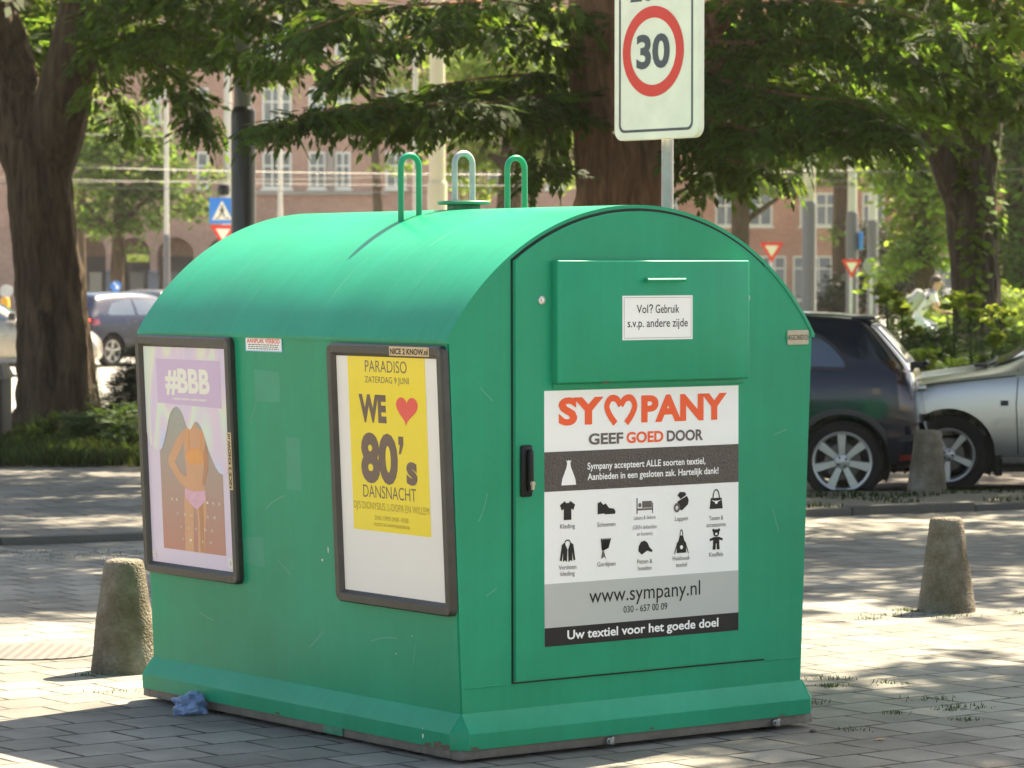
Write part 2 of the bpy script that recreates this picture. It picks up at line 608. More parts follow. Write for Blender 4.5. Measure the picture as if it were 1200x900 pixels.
TILE = R(-36.5)
M['road'] = plain('pale_asphalt', (.30, .285, .255), .9, 0, 0, .25, .35, .3, 30)
M['tiles'] = brickmat('concrete_tiles', (.152, .145, .123), (.242, .230, .196), (.050, .045, .030), .25, .25, .0095, TILE, (.13, .08), .82, .8, dirt=.55)
M['tiles_far'] = brickmat('old_concrete_tiles', (.125, .117, .100), (.170, .160, .138), (.04, .036, .03), .40, .40, .012, R(-25), (0, 0), .85, .8, dirt=.4)
M['bay'] = brickmat('bay_bricks', (.10, .085, .075), (.15, .125, .11), (.05, .045, .04), .2, .1, .008, R(-10), (0, 0), .9, .7)
M['soil'] = plain('soil', (.055, .042, .030), .95, 0, 0, .5, 3, .8, 25)
M['lawn'] = plain('lawn', (.13, .20, .035), .9, 0, 0, .4, .8, .8, 25)
M['kerb'] = plain('kerb_concrete', (.085, .078, .066), .85, 0, 0, .4, 3, .5, 60)
M['concrete'] = None

flat('ground', [(-2500, -500), (2500, -500), (2500, 4500), (-2500, 4500)], -.064, plain('far_ground', (.20, .20, .17), .9, 0, 0, .3, .2))
flat('road', [(-60, 30), (60, 30), (60, 120), (-60, 120)], -.06, M['road'])
KD = Vector((.905, .425, 0)).normalized(); KN = Vector((-KD.y, KD.x, 0)); K0 = Vector((-3.1, 19.76, 0))
ka, kb = K0 - KD * 14, K0 + KD * 26
flat('pavement', [(-15.7, -6), (20.4, -6), (20.4, kb.y), (kb.x, kb.y), (ka.x, ka.y), (-15.7, ka.y)], 0, M['tiles'])
k2a, k2b = ka + KN * .14, kb + KN * .14
bm = bmesh.new()
L_ = (kb - ka).length
n_ = int(L_ / 1.0)
for i in range(n_):
    Mk = Matrix.Translation(ka + KD * (L_ * i / n_)) @ Matrix(((KD.x, KN.x, 0, 0), (KD.y, KN.y, 0, 0), (0, 0, 1, 0), (0, 0, 0, 1)))
    dz = random.uniform(-.012, .006)
    box(bm, (.004, 0, -.05), (L_ / n_ - .004, .14, .06 + dz), Mk, .012)
tag(build('kerb', bm, M['kerb']), kind='structure')
flat('paved_strip', [k2a, (1.7, (k2a + KD * ((1.7 - k2a.x) / KD.x)).y), (1.7, 27.2), (-14, 27.2)], .05, M['tiles_far'])
sA = k2a + KD * ((1.7 - k2a.x) / KD.x)
M['verge'] = plain('trodden_verge', (.125, .115, .085), .92, 0, 0, .5, 2.2, .7, 35)
flat('verge', [sA, k2b, (k2b.x, 31), (9.0, 24.9), (1.7, 24.1)], .046, M['verge'])
bm = bmesh.new()
box(bm, (1.7, 24.0, -.06), (20, 24.1, .055), Matrix.Translation((0, 0, 0)), .01)
flat('parking_bay', [(1.2, 24.05), (20, 24.9), (20, 29.5), (1.2, 29.5)], -.055, M['bay'])
bm.free()
flat('flower_bed', [(1.6, 29.4), (22, 29.4), (22, 44), (1.6, 44)], .02, M['soil'])
flat('grass_bed', [(-14, 27.2), (1.2, 27.2), (1.2, 37.3), (-14, 37.3)], .055, M['soil'])
flat('lawn', [(5, 44), (40, 44), (40, 78), (5, 78)], .0, M['lawn'])

# ------------------------------------------------------------------ textile container
W, D = 1.5553, 2.0897
E0, Z0, E1, Z1 = .028, .1625, -.025, 1.407
RA, ZA, UC = .942, .913, W / 2
root = thing('textile_container', 'large green arched-roof clothes collection container with posters on its side, standing on the paving', 'container')
yaw, ca, cb = .6336, .0041, -.0019
root.matrix_world = Matrix.Translation((-.1742, 10.7787, 0)) @ Matrix.Rotation(cb, 4, 'Y') @ Matrix.Rotation(ca, 4, 'X') @ Matrix.Rotation(yaw, 4, 'Z')


def arc(r, u0, u1, n=40):
    """points of the roof arc of radius r between two u values (left to right)"""
    out = []
    a0, a1 = math.asin((u0 - UC) / r), math.asin((u1 - UC) / r)
    for i in range(n + 1):
        a = a0 + (a1 - a0) * i / n
        out.append((UC + r * math.sin(a), ZA + r * math.cos(a)))
    return out


# walls: one shell, the ends flat, the sides leaning outwards
def prism(bm, out, v0, v1, mat=0, bev=0):
    A = [bm.verts.new((p[0], v0, p[1])) for p in out]
    B = [bm.verts.new((p[0], v1, p[1])) for p in out]
    n = len(out)
    fs = [bm.faces.new(A), bm.faces.new(B[::-1])]
    for i in range(n):
        fs.append(bm.faces.new((A[i], B[i], B[(i + 1) % n], A[(i + 1) % n])))
    for f in fs: f.material_index = mat
    return fs


bm = bmesh.new()
outline = [(E0, Z0 - .02)] + [(E1, Z1)] + arc(RA, E1 + .004, W - E1 - .004)[1:-1] + [(W - E1, Z1), (W - E0, Z0 - .02)]
prism(bm, outline, E0, D - E0)
bmesh.ops.bevel(bm, geom=[e for e in bm.edges if abs(e.verts[0].co.z - e.verts[1].co.z) > .8], offset=.006, segments=2, affect='EDGES')
build('body', bm, M['green'], root, 30)
# roof skin
bm = bmesh.new()
ro = [(E1 - .006, Z1 - .012), (E1 - .006, Z1)] + arc(RA + .006, E1 - .002, W - E1 + .002, 56)[1:-1] + [(W - E1 + .006, Z1), (W - E1 + .006, Z1 - .012)]
ri = [(W - E1 - .01, Z1 - .012)] + arc(RA - .006, W - E1 - .01, E1 + .01, 56) + [(E1 + .01, Z1 - .012)]
o_ = ro + ri
n1 = len(ro)
A = [bm.verts.new((p[0], E0 - .004, p[1])) for p in o_]
B = [bm.verts.new((p[0], D - E0 + .004, p[1])) for p in o_]
n = len(o_)
for i in range(n):
    bm.faces.new((A[i], B[i], B[(i + 1) % n], A[(i + 1) % n]))
for S in (A, B):
    loop = [Vector((v.co.x, v.co.z, 0)) for v in S]
    for t_ in tessellate_polygon([loop]):
        try: bm.faces.new([S[i] for i in t_])
        except ValueError: pass
build('roof', bm, M['green_roof'], root, 25)

# skirt: sloped apron with a chamfered corner
def skirt_ring(off, z, ch):
    a, b, c, d = off, W - off, off, D - off
    return [Vector(p + (z,)) for p in ((a + ch, c), (b - ch, c), (b, c + ch), (b, d - ch), (b - ch, d), (a + ch, d), (a, d - ch), (a, c + ch))]


bm = bmesh.new()
rings = [skirt_ring(E0 - .001, Z0, .0004), skirt_ring(-.018, .105, .045), skirt_ring(-.02, .099, .047), skirt_ring(-.018, .046, .045), skirt_ring(.03, .046, .01)]
vr = [[bm.verts.new(p) for p in r_] for r_ in rings]
for i in range(len(vr) - 1):
    for j in range(8):
        bm.faces.new((vr[i][j], vr[i][(j + 1) % 8], vr[i + 1][(j + 1) % 8], vr[i + 1][j]))
bm.faces.new(vr[-1])
build('skirt', bm, M['green'], root, 20)
# welded corner ribs on the apron
bm = bmesh.new()
bm.free()
for j in (7, 0, 1, 2):
    bm = bmesh.new()
    tube(bm, [rings[0][j], rings[1][j], rings[3][j]], .0022, 6)
    build('weld_bead', bm, M['green'], root, 60)
# steel base frame: four angle profiles butted end to end, on small pads
bm = bmesh.new()
h0, h1 = .012, .045
for lo, hi in (((0, 0, h0), (W, .05, h1)), ((0, D - .05, h0), (W, D, h1)), ((0, .052, h0), (.05, .70, h1)), ((0, .706, h0), (.05, D - .052, h1)), ((W - .05, .052, h0), (W, D - .052, h1))):
    box(bm, lo, hi, None, .003)
build('base_frame', bm, M['basesteel'], root)
for u, v in ((.05, .3), (.05, .9), (.05, 1.6), (.1, .08), (1.4, .08), (1.45, 1.0), (1.4, 2.0), (.1, 2.0)):
    bm = bmesh.new()
    box(bm, (u - .03, v - .03, -.004), (u + .03, v + .03, .013), None, .003)
    build('support_pad', bm, M['rubber'], root)
for u in (.62, 1.37):
    bm = bmesh.new()
    Mb = Matrix.Translation((u, -.001, .026)) @ Matrix.Rotation(R(90), 4, 'X')
    lathe(bm, [(.012, 0), (.012, .012), (.006, .013), (.006, .022)], 8, Mb)
    box(bm, (u + .008, -.014, .012), (u + .022, 0, .04), None, .002)
    build('bolt', bm, M['steel'], root)
bm = bmesh.new()
box(bm, (-.0035, .70, .014), (0.001, .82, .043), None, .001)
build('paint_patch', bm, M['green_worn'], root)

# front: door with its arched gasket, seam beads beside it
FD = E0
bm = bmesh.new()
gas = [(.2355, .247)] + arc(RA - .0005, .2355, 1.3495, 40) + [(1.3495, .247)]
prism(bm, gas, FD - .003, FD + .004)
build('door_gasket', bm, M['black'], root, 30)
bm = bmesh.new()
door = [(.2415, .253)] + arc(RA - .016, .2415, 1.3455, 40) + [(1.3455, .253)]
fs = prism(bm, door, FD - .012, FD + .002)
bmesh.ops.bevel(bm, geom=list(fs[0].edges), offset=.004, segments=2, affect='EDGES')
dr = build('door', bm, M['green'], root, 30)
for u0, u1 in ((.044, .232), (1.352, 1.512)):
    bm = bmesh.new()
    pts = [(u0 + (u1 - u0) * i / 12, FD, .246 + random.uniform(-.0015, .0015)) for i in range(13)]
    tube(bm, pts, .003, 6)
    build('weld_seam', bm, M['green'], root)
bm = bmesh.new()
box(bm, (.397, FD - .048, 1.255), (1.243, FD - .010, 1.670), None, .006, 0, 3)
flap = build('deposit_flap', bm, M['green'], root)
bm = bmesh.new()
box(bm, (.40, FD - .0175, 1.236), (1.24, FD - .0105, 1.2535), None, .001)
build('flap_hinge', bm, M['green'], root)
bm = bmesh.new()
fz = 1.602
for u in (.775, .915):
    lathe(bm, [(.008, 0), (.006, .02), (.007, .03)], 10, Matrix.Translation((u, FD - .047, fz)) @ Matrix.Rotation(R(90), 4, 'X'))
tube(bm, [(.762, FD - .074, fz), (.928, FD - .074, fz)], .0065, 10)
build('flap_handle', bm, M['green'], flap)
for u in (.354, 1.256):
    bm = bmesh.new()
    lathe(bm, [(.0, .0), (.015, 0), (.015, .006), (.011, .009), (.011, .006), (.005, .006), (.005, .010), (0, .010)], 16, Matrix.Translation((u, FD - .0115, 1.536)) @ Matrix.Rotation(R(90), 4, 'X'), cap=False)
    build('key_lock', bm, M['chrome'], dr)
bm = bmesh.new()
box(bm, (.262, FD - .024, .876), (.309, FD - .011, 1.050), None, .006)
lk = build('door_lock', bm, M['black'], dr)
bm = bmesh.new()
box(bm, (.281, FD - .042, .893), (.303, FD - .0235, 1.036), None, .008)
build('lock_lever', bm, M['black'], root)
bm = bmesh.new()
lathe(bm, [(0, 0), (.008, 0), (.008, .01), (0, .01)], 12, Matrix.Translation((.292, FD - .0415, .922)) @ Matrix.Rotation(R(90), 4, 'X'), cap=False)
box(bm, (.286, FD - .052, .900), (.297, FD - .042, .922), None, .003)
build('lock_cylinder', bm, M['brass'], root)

# lifting loops on the ridge
def loop_bm(uc, vc, half, rad, zt, zb0, zb1):
    bm = bmesh.new()
    pts = [(uc - half, vc, zb0)] + [(uc - half, vc, zb0 + (zt - half - zb0) * k / 3) for k in (1, 2)]
    pts += [(uc - half * math.cos(R(a)), vc, zt - half + half * math.sin(R(a))) for a in range(0, 181, 15)]
    pts += [(uc + half, vc, zb1 + (zt - half - zb1) * k / 3) for k in (2, 1)] + [(uc + half, vc, zb1)]
    tube(bm, pts, rad, 12)
    return bm


def roofz(u): return ZA + math.sqrt((RA + .006) ** 2 - (u - UC) ** 2)


VL = 1.06
for uc in (.537, 1.018):
    build('lifting_loop', loop_bm(uc, VL, .040, .0112, 2.056, roofz(uc - .042) - .01, roofz(uc + .042) - .01), M['green'], root, 60)
bm = loop_bm(UC, VL, .040, .0112, 2.068, 1.885, 1.885)
build('ring_loop', bm, plain('grey_ring', (.36, .37, .36), .5, .4, 0, .35, 20), root, 60)
bm = bmesh.new()
lathe(bm, [(.095, 1.879), (.097, 1.882), (.097, 1.889), (.094, 1.892)], 28, Matrix.Translation((UC, VL, 0)))
build('ring_plate', bm, M['green_worn'], root)
bm = bmesh.new()
box(bm, (UC - .045, VL - .045, 1.85), (UC + .045, VL + .045, 1.880), None, .004)
build('ring_block', bm, M['green_worn'], root)

# number plate
PL = lambda u, z, out: Matrix(((1, 0, 0, u), (0, 0, -1, FD - out), (0, 1, 0, z), (0, 0, 0, 1)))   # panel frame on the front wall
bm = bmesh.new()
Mp = PL(1.457, 1.369, .002)
poly(bm, rect(0, 0, .100, .052, .006), .002, 0, Mp)
text(bm, "KGC360212", .006, .094, .017, .018, .003, 1, Mp, .002)
for x in (-.001, .101): poly(bm, disc(x, .025, .006, n=12), .0032, 2, Mp)
sheet('number_plate', bm, [M['brass'], M['ink'], M['green_worn']], root)

# small sticker on the flap
bm = bmesh.new()
Mp = PL(.672, 1.397, .0485)
poly(bm, rect(0, 0, .310, .152), .0005, 0, Mp)
for r_ in (rect(.007, .006, .303, .0072), rect(.007, .1448, .303, .146), rect(.007, .006, .0082, .146), rect(.3018, .006, .303, .146)):
    poly(bm, r_, .001, 2, Mp)
text(bm, "Vol", .062, .112, .092, .0285, .001, 1, Mp, .006)
text(bm, "Gebruik", .145, .250, .092, .0285, .001, 1, Mp, .006)
stroke(bm, [(.1185, .1140), (.1205, .1190), (.1255, .1200), (.1310, .1175), (.1315, .1130), (.1285, .1085), (.1255, .1050), (.1252, .1000)], .0042, .001, 1, Mp, 24)
poly(bm, disc(.1252, .0945, .0026, n=14), .001, 1, Mp)
text(bm, "s.v.p. andere zijde", .022, .288, .044, .0285, .001, 1, Mp, .006)
sheet('flap_sticker', bm, [M['stk_white'], M['ink'], M['ink_soft']], flap)

# large information sticker
SW, SH = .856, .866
Mp = PL(.365, .364, .0125)
X = lambda s: s * SW
Y = lambda t: (1 - t) * SH
bm = bmesh.new()
ORG, BRW, GRY, INK, SOFT, WHT, PAT = 1, 2, 3, 4, 5, 6, 7
poly(bm, rect(0, 0, SW, SH), 0, 0, Mp)
Zt = .0012
text(bm, "SY", X(.07), X(.296), Y(.137), SH * .108, Zt, ORG, Mp, .045)
text(bm, "PANY", X(.488), X(.937), Y(.137), SH * .108, Zt, ORG, Mp, .045)
# the heart-shaped M
mx0, mx1 = X(.302), X(.464); mc = (mx0 + mx1) / 2; hw = (mx1 - mx0) / 2
y0, yh = Y(.137), SH * .108
left = [(mc - hw * .34, y0), (mc - hw * .70, y0 + yh * .32), (mc - hw * .88, y0 + yh * .64), (mc - hw * .66, y0 + yh * .91), (mc - hw * .28, y0 + yh * .90), (mc, y0 + yh * .66)]
stroke(bm, left, .0225, Zt, ORG, Mp, 30)
stroke(bm, [(2 * mc - p[0], p[1]) for p in left], .0225, Zt + .0002, ORG, Mp, 30)
text(bm, "GEEF", X(.220), X(.395), Y(.217), SH * .044, Zt, SOFT, Mp, .03)
text(bm, "GOED", X(.412), X(.602), Y(.217), SH * .044, Zt, ORG, Mp, .03)
text(bm, "DOOR", X(.620), X(.810), Y(.217), SH * .044, Zt, SOFT, Mp, .03)
poly(bm, rect(0, Y(.394), SW, Y(.239)), .0006, BRW, Mp)
text(bm, "Sympany accepteert ALLE soorten textiel,", X(.214), X(.822), Y(.314), SH * .0265, Zt, WHT, Mp, .016)
text(bm, "Aanbieden in een gesloten zak. Hartelijk dank!", X(.214), X(.892), Y(.356), SH * .0265, Zt, WHT, Mp, .016)
poly(bm, rect(0, Y(.927), SW, Y(.755)), .0006, GRY, Mp)
poly(bm, rect(0, 0, SW, Y(.927)), .0006, INK, Mp)
text(bm, "www.sympany.nl", X(.222), X(.795), Y(.842), SH * .0585, Zt, INK, Mp, .002)
text(bm, "030 - 657 00 09", X(.396), X(.622), Y(.891), SH * .0265, Zt, INK, Mp, .008)
text(bm, "Uw textiel voor het goede doel", X(.112), X(.892), Y(.978), SH * .036, Zt, WHT, Mp, .022)


def icon(cs, ct, shapes, sc_=1.0, mat=INK):
    """shapes in a unit box centred on the icon; later loops of a shape are holes"""
    S = .033 * sc_
    for sh in shapes:
        m_ = mat
        if isinstance(sh, tuple): m_, sh = sh
        loops = sh if isinstance(sh[0][0], (tuple, list)) else [sh]
        poly(bm, [[(X(cs) + x * S, Y(ct) + y * S) for x, y in l] for l in loops], Zt + (.0004 if m_ != mat else 0), m_, Mp)


icon(.120, .322, [[(-.35, 1.3), (-.2, .95), (-.28, .55), (-.85, -.7), (-.95, -1.3), (.95, -1.3), (.85, -.7), (.28, .55), (.2, .95), (.35, 1.3), (.15, 1.15), (0, 1.3), (-.15, 1.15)]], 1.0, WHT)
cx_ = (.114, .309, .505, .696, .880)
r1, r2 = .470, .632
icon(cx_[0], r1, [[(-.35, .95), (-.98, .55), (-.75, .0), (-.48, .15), (-.5, -1), (.5, -1), (.48, .15), (.75, .0), (.98, .55), (.35, .95), (.2, .75), (-.2, .75)]])
icon(cx_[1], r1, [[(-1.15, -.6), (-1.15, .55), (-.75, .7), (-.4, .35), (-.1, .5), (.35, .0), (1.0, -.1), (1.2, -.4), (1.15, -.65), (-.2, -.65), (-.3, -.55)]])
poly(bm, rect(X(.435), Y(.600), X(.572), Y(.425)), .0006, PAT, Mp)
icon(cx_[2], r1, [rect(-1.1, -.8, -.95, .85), rect(-.95, -.45, 1.1, -.25), rect(.98, -.8, 1.12, .3), rect(-.35, -.2, .95, .5), disc(-.65, .1, .22, .24, 14)], 1.0, SOFT)
icon(cx_[3], r1 - .006, [[(-.55, .75), (-.2, 1.1), (.5, 1.05), (.65, .75), (-.1, .35)], [(-.55, .1), (.75, .65), (1.0, .2), (.9, -.25), (.1, -.85), (-.35, -.75)], (SOFT, [disc(-.62, -.55, .42, .5, 18), disc(-.62, -.55, .18, .22, 14)])])
icon(cx_[4], r1 - .01, [[(-.9, -1), (-.75, .15), (.75, .15), (.9, -1)], [disc(0, .15, .5, .95, 24, 0, 180) + disc(0, .15, .36, .80, 24, 180, 0)], (WHT, [(-.72, -.05), (-.2, -.28), (-.12, -.48), (.12, -.48), (.2, -.28), (.72, -.05), (.2, -.16), (-.2, -.16)])])
icon(cx_[0], r2, [[(-.3, 1), (-.75, .7), (-1.0, -.9), (-.75, -.95), (-.6, -.1), (-.6, -1.05), (-.35, -.9), (-.1, -1.1), (-.02, .2), (-.3, .75)], [(.3, 1), (.75, .7), (1.0, -.9), (.75, -.95), (.6, -.1), (.6, -1.05), (.4, -.9), (.1, -1.1), (.06, .2), (.3, .75)], [disc(0, .95, .38, .28, 16, 0, 180) + disc(0, .95, .25, .15, 16, 180, 0)]])
icon(cx_[1], r2, [[(-.75 + .3 * k, 1.1), (-.57 + .3 * k, 1.1), (-.1 + .1 * k, .1), (-.55 + .05 * k, -.15), (-.62 + .05 * k, -.1)] for k in range(5)] + [(SOFT, [(-.55, -.2), (-.35, -.15), (-.05, -1.1), (-.3, -.8), (-.7, -1.0)])])
icon(cx_[2], r2 + .004, [[(-.85, -.35), (-.8, .15), (-.5, .6), (0, .72), (.4, .45), (.62, .0), (1.05, -.35), (.95, -.55), (.35, -.35), (-.4, -.75)]])
icon(cx_[3], r2 - .006, [[(-.22, .75), (.22, .75), (.4, .2), (.65, -.1), (.65, -1.1), (-.65, -1.1), (-.65, -.1), (-.4, .2)], [disc(0, .75, .24, .65, 16, 0, 180) + disc(0, .75, .14, .52, 16, 180, 0)], [(-.65, -.2), (-.85, -.7), (-1.0, -1.2), (-.9, -1.2), (-.72, -.7), (-.6, -.35)], [(.65, -.2), (.85, -.7), (1.0, -1.2), (.9, -1.2), (.72, -.7), (.6, -.35)], (WHT, disc(0, -.5, .2, .22, 14))])
icon(cx_[4], r2 - .008, [disc(0, .72, .42, .40, 18), disc(-.38, 1.02, .17, .17, 12), disc(.38, 1.02, .17, .17, 12), [(-.4, .3), (.4, .3), (.45, -.4), (-.45, -.4)], [(-.9, .12), (-.4, .28), (-.4, -.02), (-.88, -.12)], [(.9, .12), (.4, .28), (.4, -.02), (.88, -.12)], [(-.42, -.38), (-.05, -.38), (-.08, -1.05), (-.5, -1.05)], [(.42, -.38), (.05, -.38), (.08, -1.05), (.5, -1.05)], (WHT, disc(0, .62, .17, .13, 12)), (WHT, [(-.2, .32), (.2, .18), (.2, .34), (-.2, .16)])])
lab = lambda s, c, t, wd, h=.0175: text(bm, s, X(c) - wd * SW / 2, X(c) + wd * SW / 2, Y(t), SH * h, Zt, SOFT, Mp, .002)
lab("Kleding", cx_[0], .541, .073)
lab("Schoenen", cx_[1], .543, .092)
lab("Lakens & dekens", cx_[2], .524, .112, .0155)
lab("(GEEN dekbedden", cx_[2], .562, .124, .0155)
lab("en kussens)", cx_[2], .588, .08, .0155)
lab("Lappen", cx_[3], .538, .068)
lab("Tassen &", cx_[4], .544, .076)
lab("accessoires", cx_[4], .571, .102)
lab("Versleten", cx_[0], .702, .087)
lab("kleding", cx_[0], .727, .070)
lab("Gordijnen", cx_[1], .700, .092)
lab("Petten &", cx_[2], .700, .078)
lab("hoeden", cx_[2], .727, .070)
lab("Huishoud-", cx_[3], .697, .092)
lab("textiel", cx_[3], .724, .058)
lab("Knuffels", cx_[4], .692, .074)
sheet('info_sticker', bm, [M['stk_white'], M['orange'], M['stk_brown'], M['stk_grey'], M['ink'], M['ink_soft'], M['white'], M['stk_white2']], root)

# ---------------- the long side: two poster frames and a notice
SLOPE = (E1 - E0) / (Z1 - Z0)
_l = math.hypot(1, SLOPE)
def SD(v, z, out=0.):
    """panel frame on the leaning side wall; x runs towards the front corner"""
    u = E0 + SLOPE * (z - Z0)
    upv = Vector((SLOPE / _l, 0, 1 / _l)); nv = Vector((-1 / _l, 0, SLOPE / _l)); xv = Vector((0, -1, 0))
    o = Vector((u, v, z)) + nv * out
    return Matrix(((xv.x, upv.x, nv.x, o.x), (xv.y, upv.y, nv.y, o.y), (xv.z, upv.z, nv.z, o.z), (0, 0, 0, 1)))


def poster_frame(v1, v0, z0, z1):
    Mf = SD(v1, z0)
    w_, h_ = v1 - v0, z1 - z0
    b = .043
    bm = bmesh.new()
    o, i = rect(0, 0, w_, h_, .028, 5), rect(b, b, w_ - b, h_ - b, .0)
    # profile: outer side, rounded face, inner lip
    ring = []
    for ins, zz in ((0, .0), (0, .020), (.006, .028), (.030, .028), (b - .004, .020), (b, .012)):
        r_ = max(.028 - ins, .001)
        ring.append([bm.verts.new(Mf @ Vector((p[0], p[1], zz))) for p in rect(ins, ins, w_ - ins, h_ - ins, r_, 5)])
    k = len(ring[0])
    for a in range(len(ring) - 1):
        for j in range(k):
            bm.faces.new((ring[a][j], ring[a][(j + 1) % k], ring[a + 1][(j + 1) % k], ring[a + 1][j]))
    fr = build('poster_frame', bm, M['frame'], root, 35)
    return fr, Mf, b, w_, h_


fr1, Mf, b, w_, h_ = poster_frame(2.055, 1.372, .492, 1.396)
pw, ph = w_ - 2 * b, h_ - 2 * b
Mq = Mf @ Matrix.Translation((b, b, .012))
bm = bmesh.new()
Xp = lambda s: s * pw
Yp = lambda t: (1 - t) * ph
A_ = lambda pts: [(Xp(p[0]), Yp(p[1])) for p in pts]
poly(bm, rect(-.006, -.006, pw + .006, ph + .006), 0, 0, Mq)
poly(bm, A_([(.15, .932), (.905, .932), (.905, .2), (.15, .2)]), .0004, 1, Mq)
# figure in swimwear, its head hidden by the painted drip
poly(bm, A_([(.545, .30), (.60, .30), (.61, .36), (.69, .375), (.715, .42), (.70, .50), (.665, .575), (.69, .63), (.70, .67), (.695, .76), (.665, .86), (.66, .932), (.575, .932), (.585, .80), (.575, .72), (.545, .72), (.535, .80), (.525, .932), (.42, .932), (.425, .80), (.43, .69), (.445, .63), (.475, .575), (.455, .50), (.45, .43), (.43, .385), (.50, .365), (.54, .355)]), .0008, 3, Mq)
poly(bm, A_([(.43, .385), (.46, .42), (.42, .46), (.335, .525), (.40, .575), (.50, .60), (.56, .615), (.55, .645), (.47, .645), (.37, .615), (.255, .54), (.255, .51), (.35, .43)]), .0010, 3, Mq)
poly(bm, A_([(.715, .42), (.74, .48), (.735, .55), (.68, .625), (.655, .615), (.69, .55), (.685, .47)]), .0010, 4, Mq)
poly(bm, A_([(.60, .69), (.66, .70), (.655, .80), (.645, .93), (.60, .93), (.61, .80)]), .0010, 4, Mq)
poly(bm, A_([(.50, .47), (.58, .455), (.68, .465), (.69, .515), (.60, .53), (.51, .53), (.475, .505)]), .0012, 5, Mq)
poly(bm, A_([(.505, .47), (.52, .47), (.52, .37), (.505, .37)]), .0012, 5, Mq)
poly(bm, A_([(.655, .47), (.668, .47), (.665, .38), (.652, .38)]), .0012, 5, Mq)
poly(bm, A_([(.44, .645), (.56, .655), (.695, .645), (.69, .69), (.61, .725), (.575, .735), (.54, .725), (.45, .69)]), .0012, 6, Mq)
for r_, s_, xs in ((.705, "SE", (.27, .33)), (.705, "ING", (.70, .77, .84)), (.77, "YOU", (.33, .42, .50)), (.77, "RE", (.70, .78)), (.83, "YOU", (.37, .46, .55)), (.83, "NG", (.66, .74)), (.885, "WI", (.39, .48)), (.885, "LD", (.63, .72))):
    for ch, x in zip(s_, xs):
        text(bm, ch, Xp(x), Xp(x + .022), Yp(r_), ph * .011, .0016, 2, Mq, .01)
# the drip
lip = spline([(0, .40), (.06, .465), (.17, .475), (.24, .40), (.30, .31), (.38, .272), (.45, .30), (.50, .36), (.545, .372), (.61, .335), (.68, .365), (.76, .47), (.86, .555), (.95, .555), (1.0, .49)], 50)
poly(bm, A_([(0, 0)] + [tuple(p) for p in lip] + [(1, 0)]), .0018, 7, Mq)
poly(bm, A_([(.155, .258), (.93, .268), (.93, .055), (.155, .055)]), .0022, 8, Mq)
text(bm, "#BBB", Xp(.26), Xp(.80), Yp(.208), ph * .112, .0026, 2, Mq, .04)
for k in range(17):
    poly(bm, rect(Xp(.34 + .025 * k), Yp(.240), Xp(.34 + .025 * k + (.018 if k % 4 else .010)), Yp(.231)), .0026, 2, Mq)
poly(bm, [rect(pw * .935, .012, pw * .985, .05, .008)[::1], rect(pw * .95, .022, pw * .972, .04, .005)], .0026, 2, Mq)
for k in range(2):
    poly(bm, rect(pw * .01, .018 + .012 * k, pw * .055, .025 + .012 * k), .0026, 2, Mq)
sheet('poster', bm, [M['lilac'], M['photo'], M['cream'], M['skin_print'], M['skin_print2'], M['suit_orange'], M['suit_pink'], M['holo'], plain('lilac_panel', (.60, .43, .58), .55, 0, 0, .05)], fr1)
# strip of tape lettering on the frame's edge
bm = bmesh.new()
Mt = Mf @ Matrix.Translation((w_ - .004, h_ * .385, .0288)) @ Matrix.Rotation(R(90), 4, 'Z')
poly(bm, rect(0, 0, .21, .030), 0, 0, Mt)
text(bm, "NICE 2 KNOW.nl", .006, .204, .005, .019, .0006, 1, Mt, .03)
sheet('frame_sticker', bm, [M['tape'], M['ink']], fr1)

fr2, Mf, b, w_, h_ = poster_frame(.726, .026, .488, 1.388)
pw, ph = w_ - 2 * b, h_ - 2 * b
Mq = Mf @ Matrix.Translation((b, b, .012))
bm = bmesh.new()
poly(bm, rect(-.006, -.006, pw + .006, ph + .006), 0, 0, Mq)
poly(bm, A_([(.115, .735), (.875, .735), (.875, -.006), (.115, -.006)]), .0005, 1, Mq)
Tq = lambda s, a, c, t, cap, bold, mat=2: text(bm, s, Xp(a), Xp(c), Yp(t), ph * cap, .001, mat, Mq, bold)
Tq("PARADISO", .29, .70, .064, .048, -.004)
Tq("ZATERDAG 9 JUNI", .285, .715, .109, .026, -.004)
Tq("WE", .215, .485, .277, .118, .05)
Tq("80", .215, .580, .532, .210, .048)
poly(bm, A_([(.592, .328), (.640, .328), (.640, .362), (.612, .402), (.592, .402), (.605, .365), (.592, .362)]), .001, 2, Mq)
Tq("s", .660, .765, .527, .135, .045)
Tq("DANSNACHT", .225, .745, .594, .052, -.004)
Tq("DJ'S DIONYSIUS, L-DOPA EN WILLEM", .125, .862, .644, .030, -.004, 3)
Tq("ZAAL OPEN 24:00 - 05:00", .33, .66, .686, .018, -.004, 3)
Tq("TICKETS VIA WWW.PARADISO.NL", .32, .675, .713, .014, -.004, 3)
hp = []
for i in range(48):
    a = 2 * math.pi * i / 48
    hx = 16 * math.sin(a) ** 3 / 16
    hy = (13 * math.cos(a) - 5 * math.cos(2 * a) - 2 * math.cos(3 * a) - math.cos(4 * a)) / 17
    hp.append((Xp(.688) + hx * pw * .105 - (.010 if hy < -.3 else 0) * (-hy), Yp(.212) + hy * ph * .068 - (.004 if hy < -.8 else 0)))
poly(bm, hp, .001, 4, Mq)
sheet('poster', bm, [M['paper'], M['yellow'], M['brown'], plain('olive_ink', (.34, .25, .03), .5, 0, 0, .05), M['red_ink']], fr2)
bm = bmesh.new()
Mt = Mf @ Matrix.Translation((w_ * .565, h_ - .0355, .0288))
poly(bm, rect(0, 0, .235, .031), 0, 0, Mt)
text(bm, "NICE 2 KNOW.nl", .006, .228, .005, .020, .0006, 1, Mt, .03)
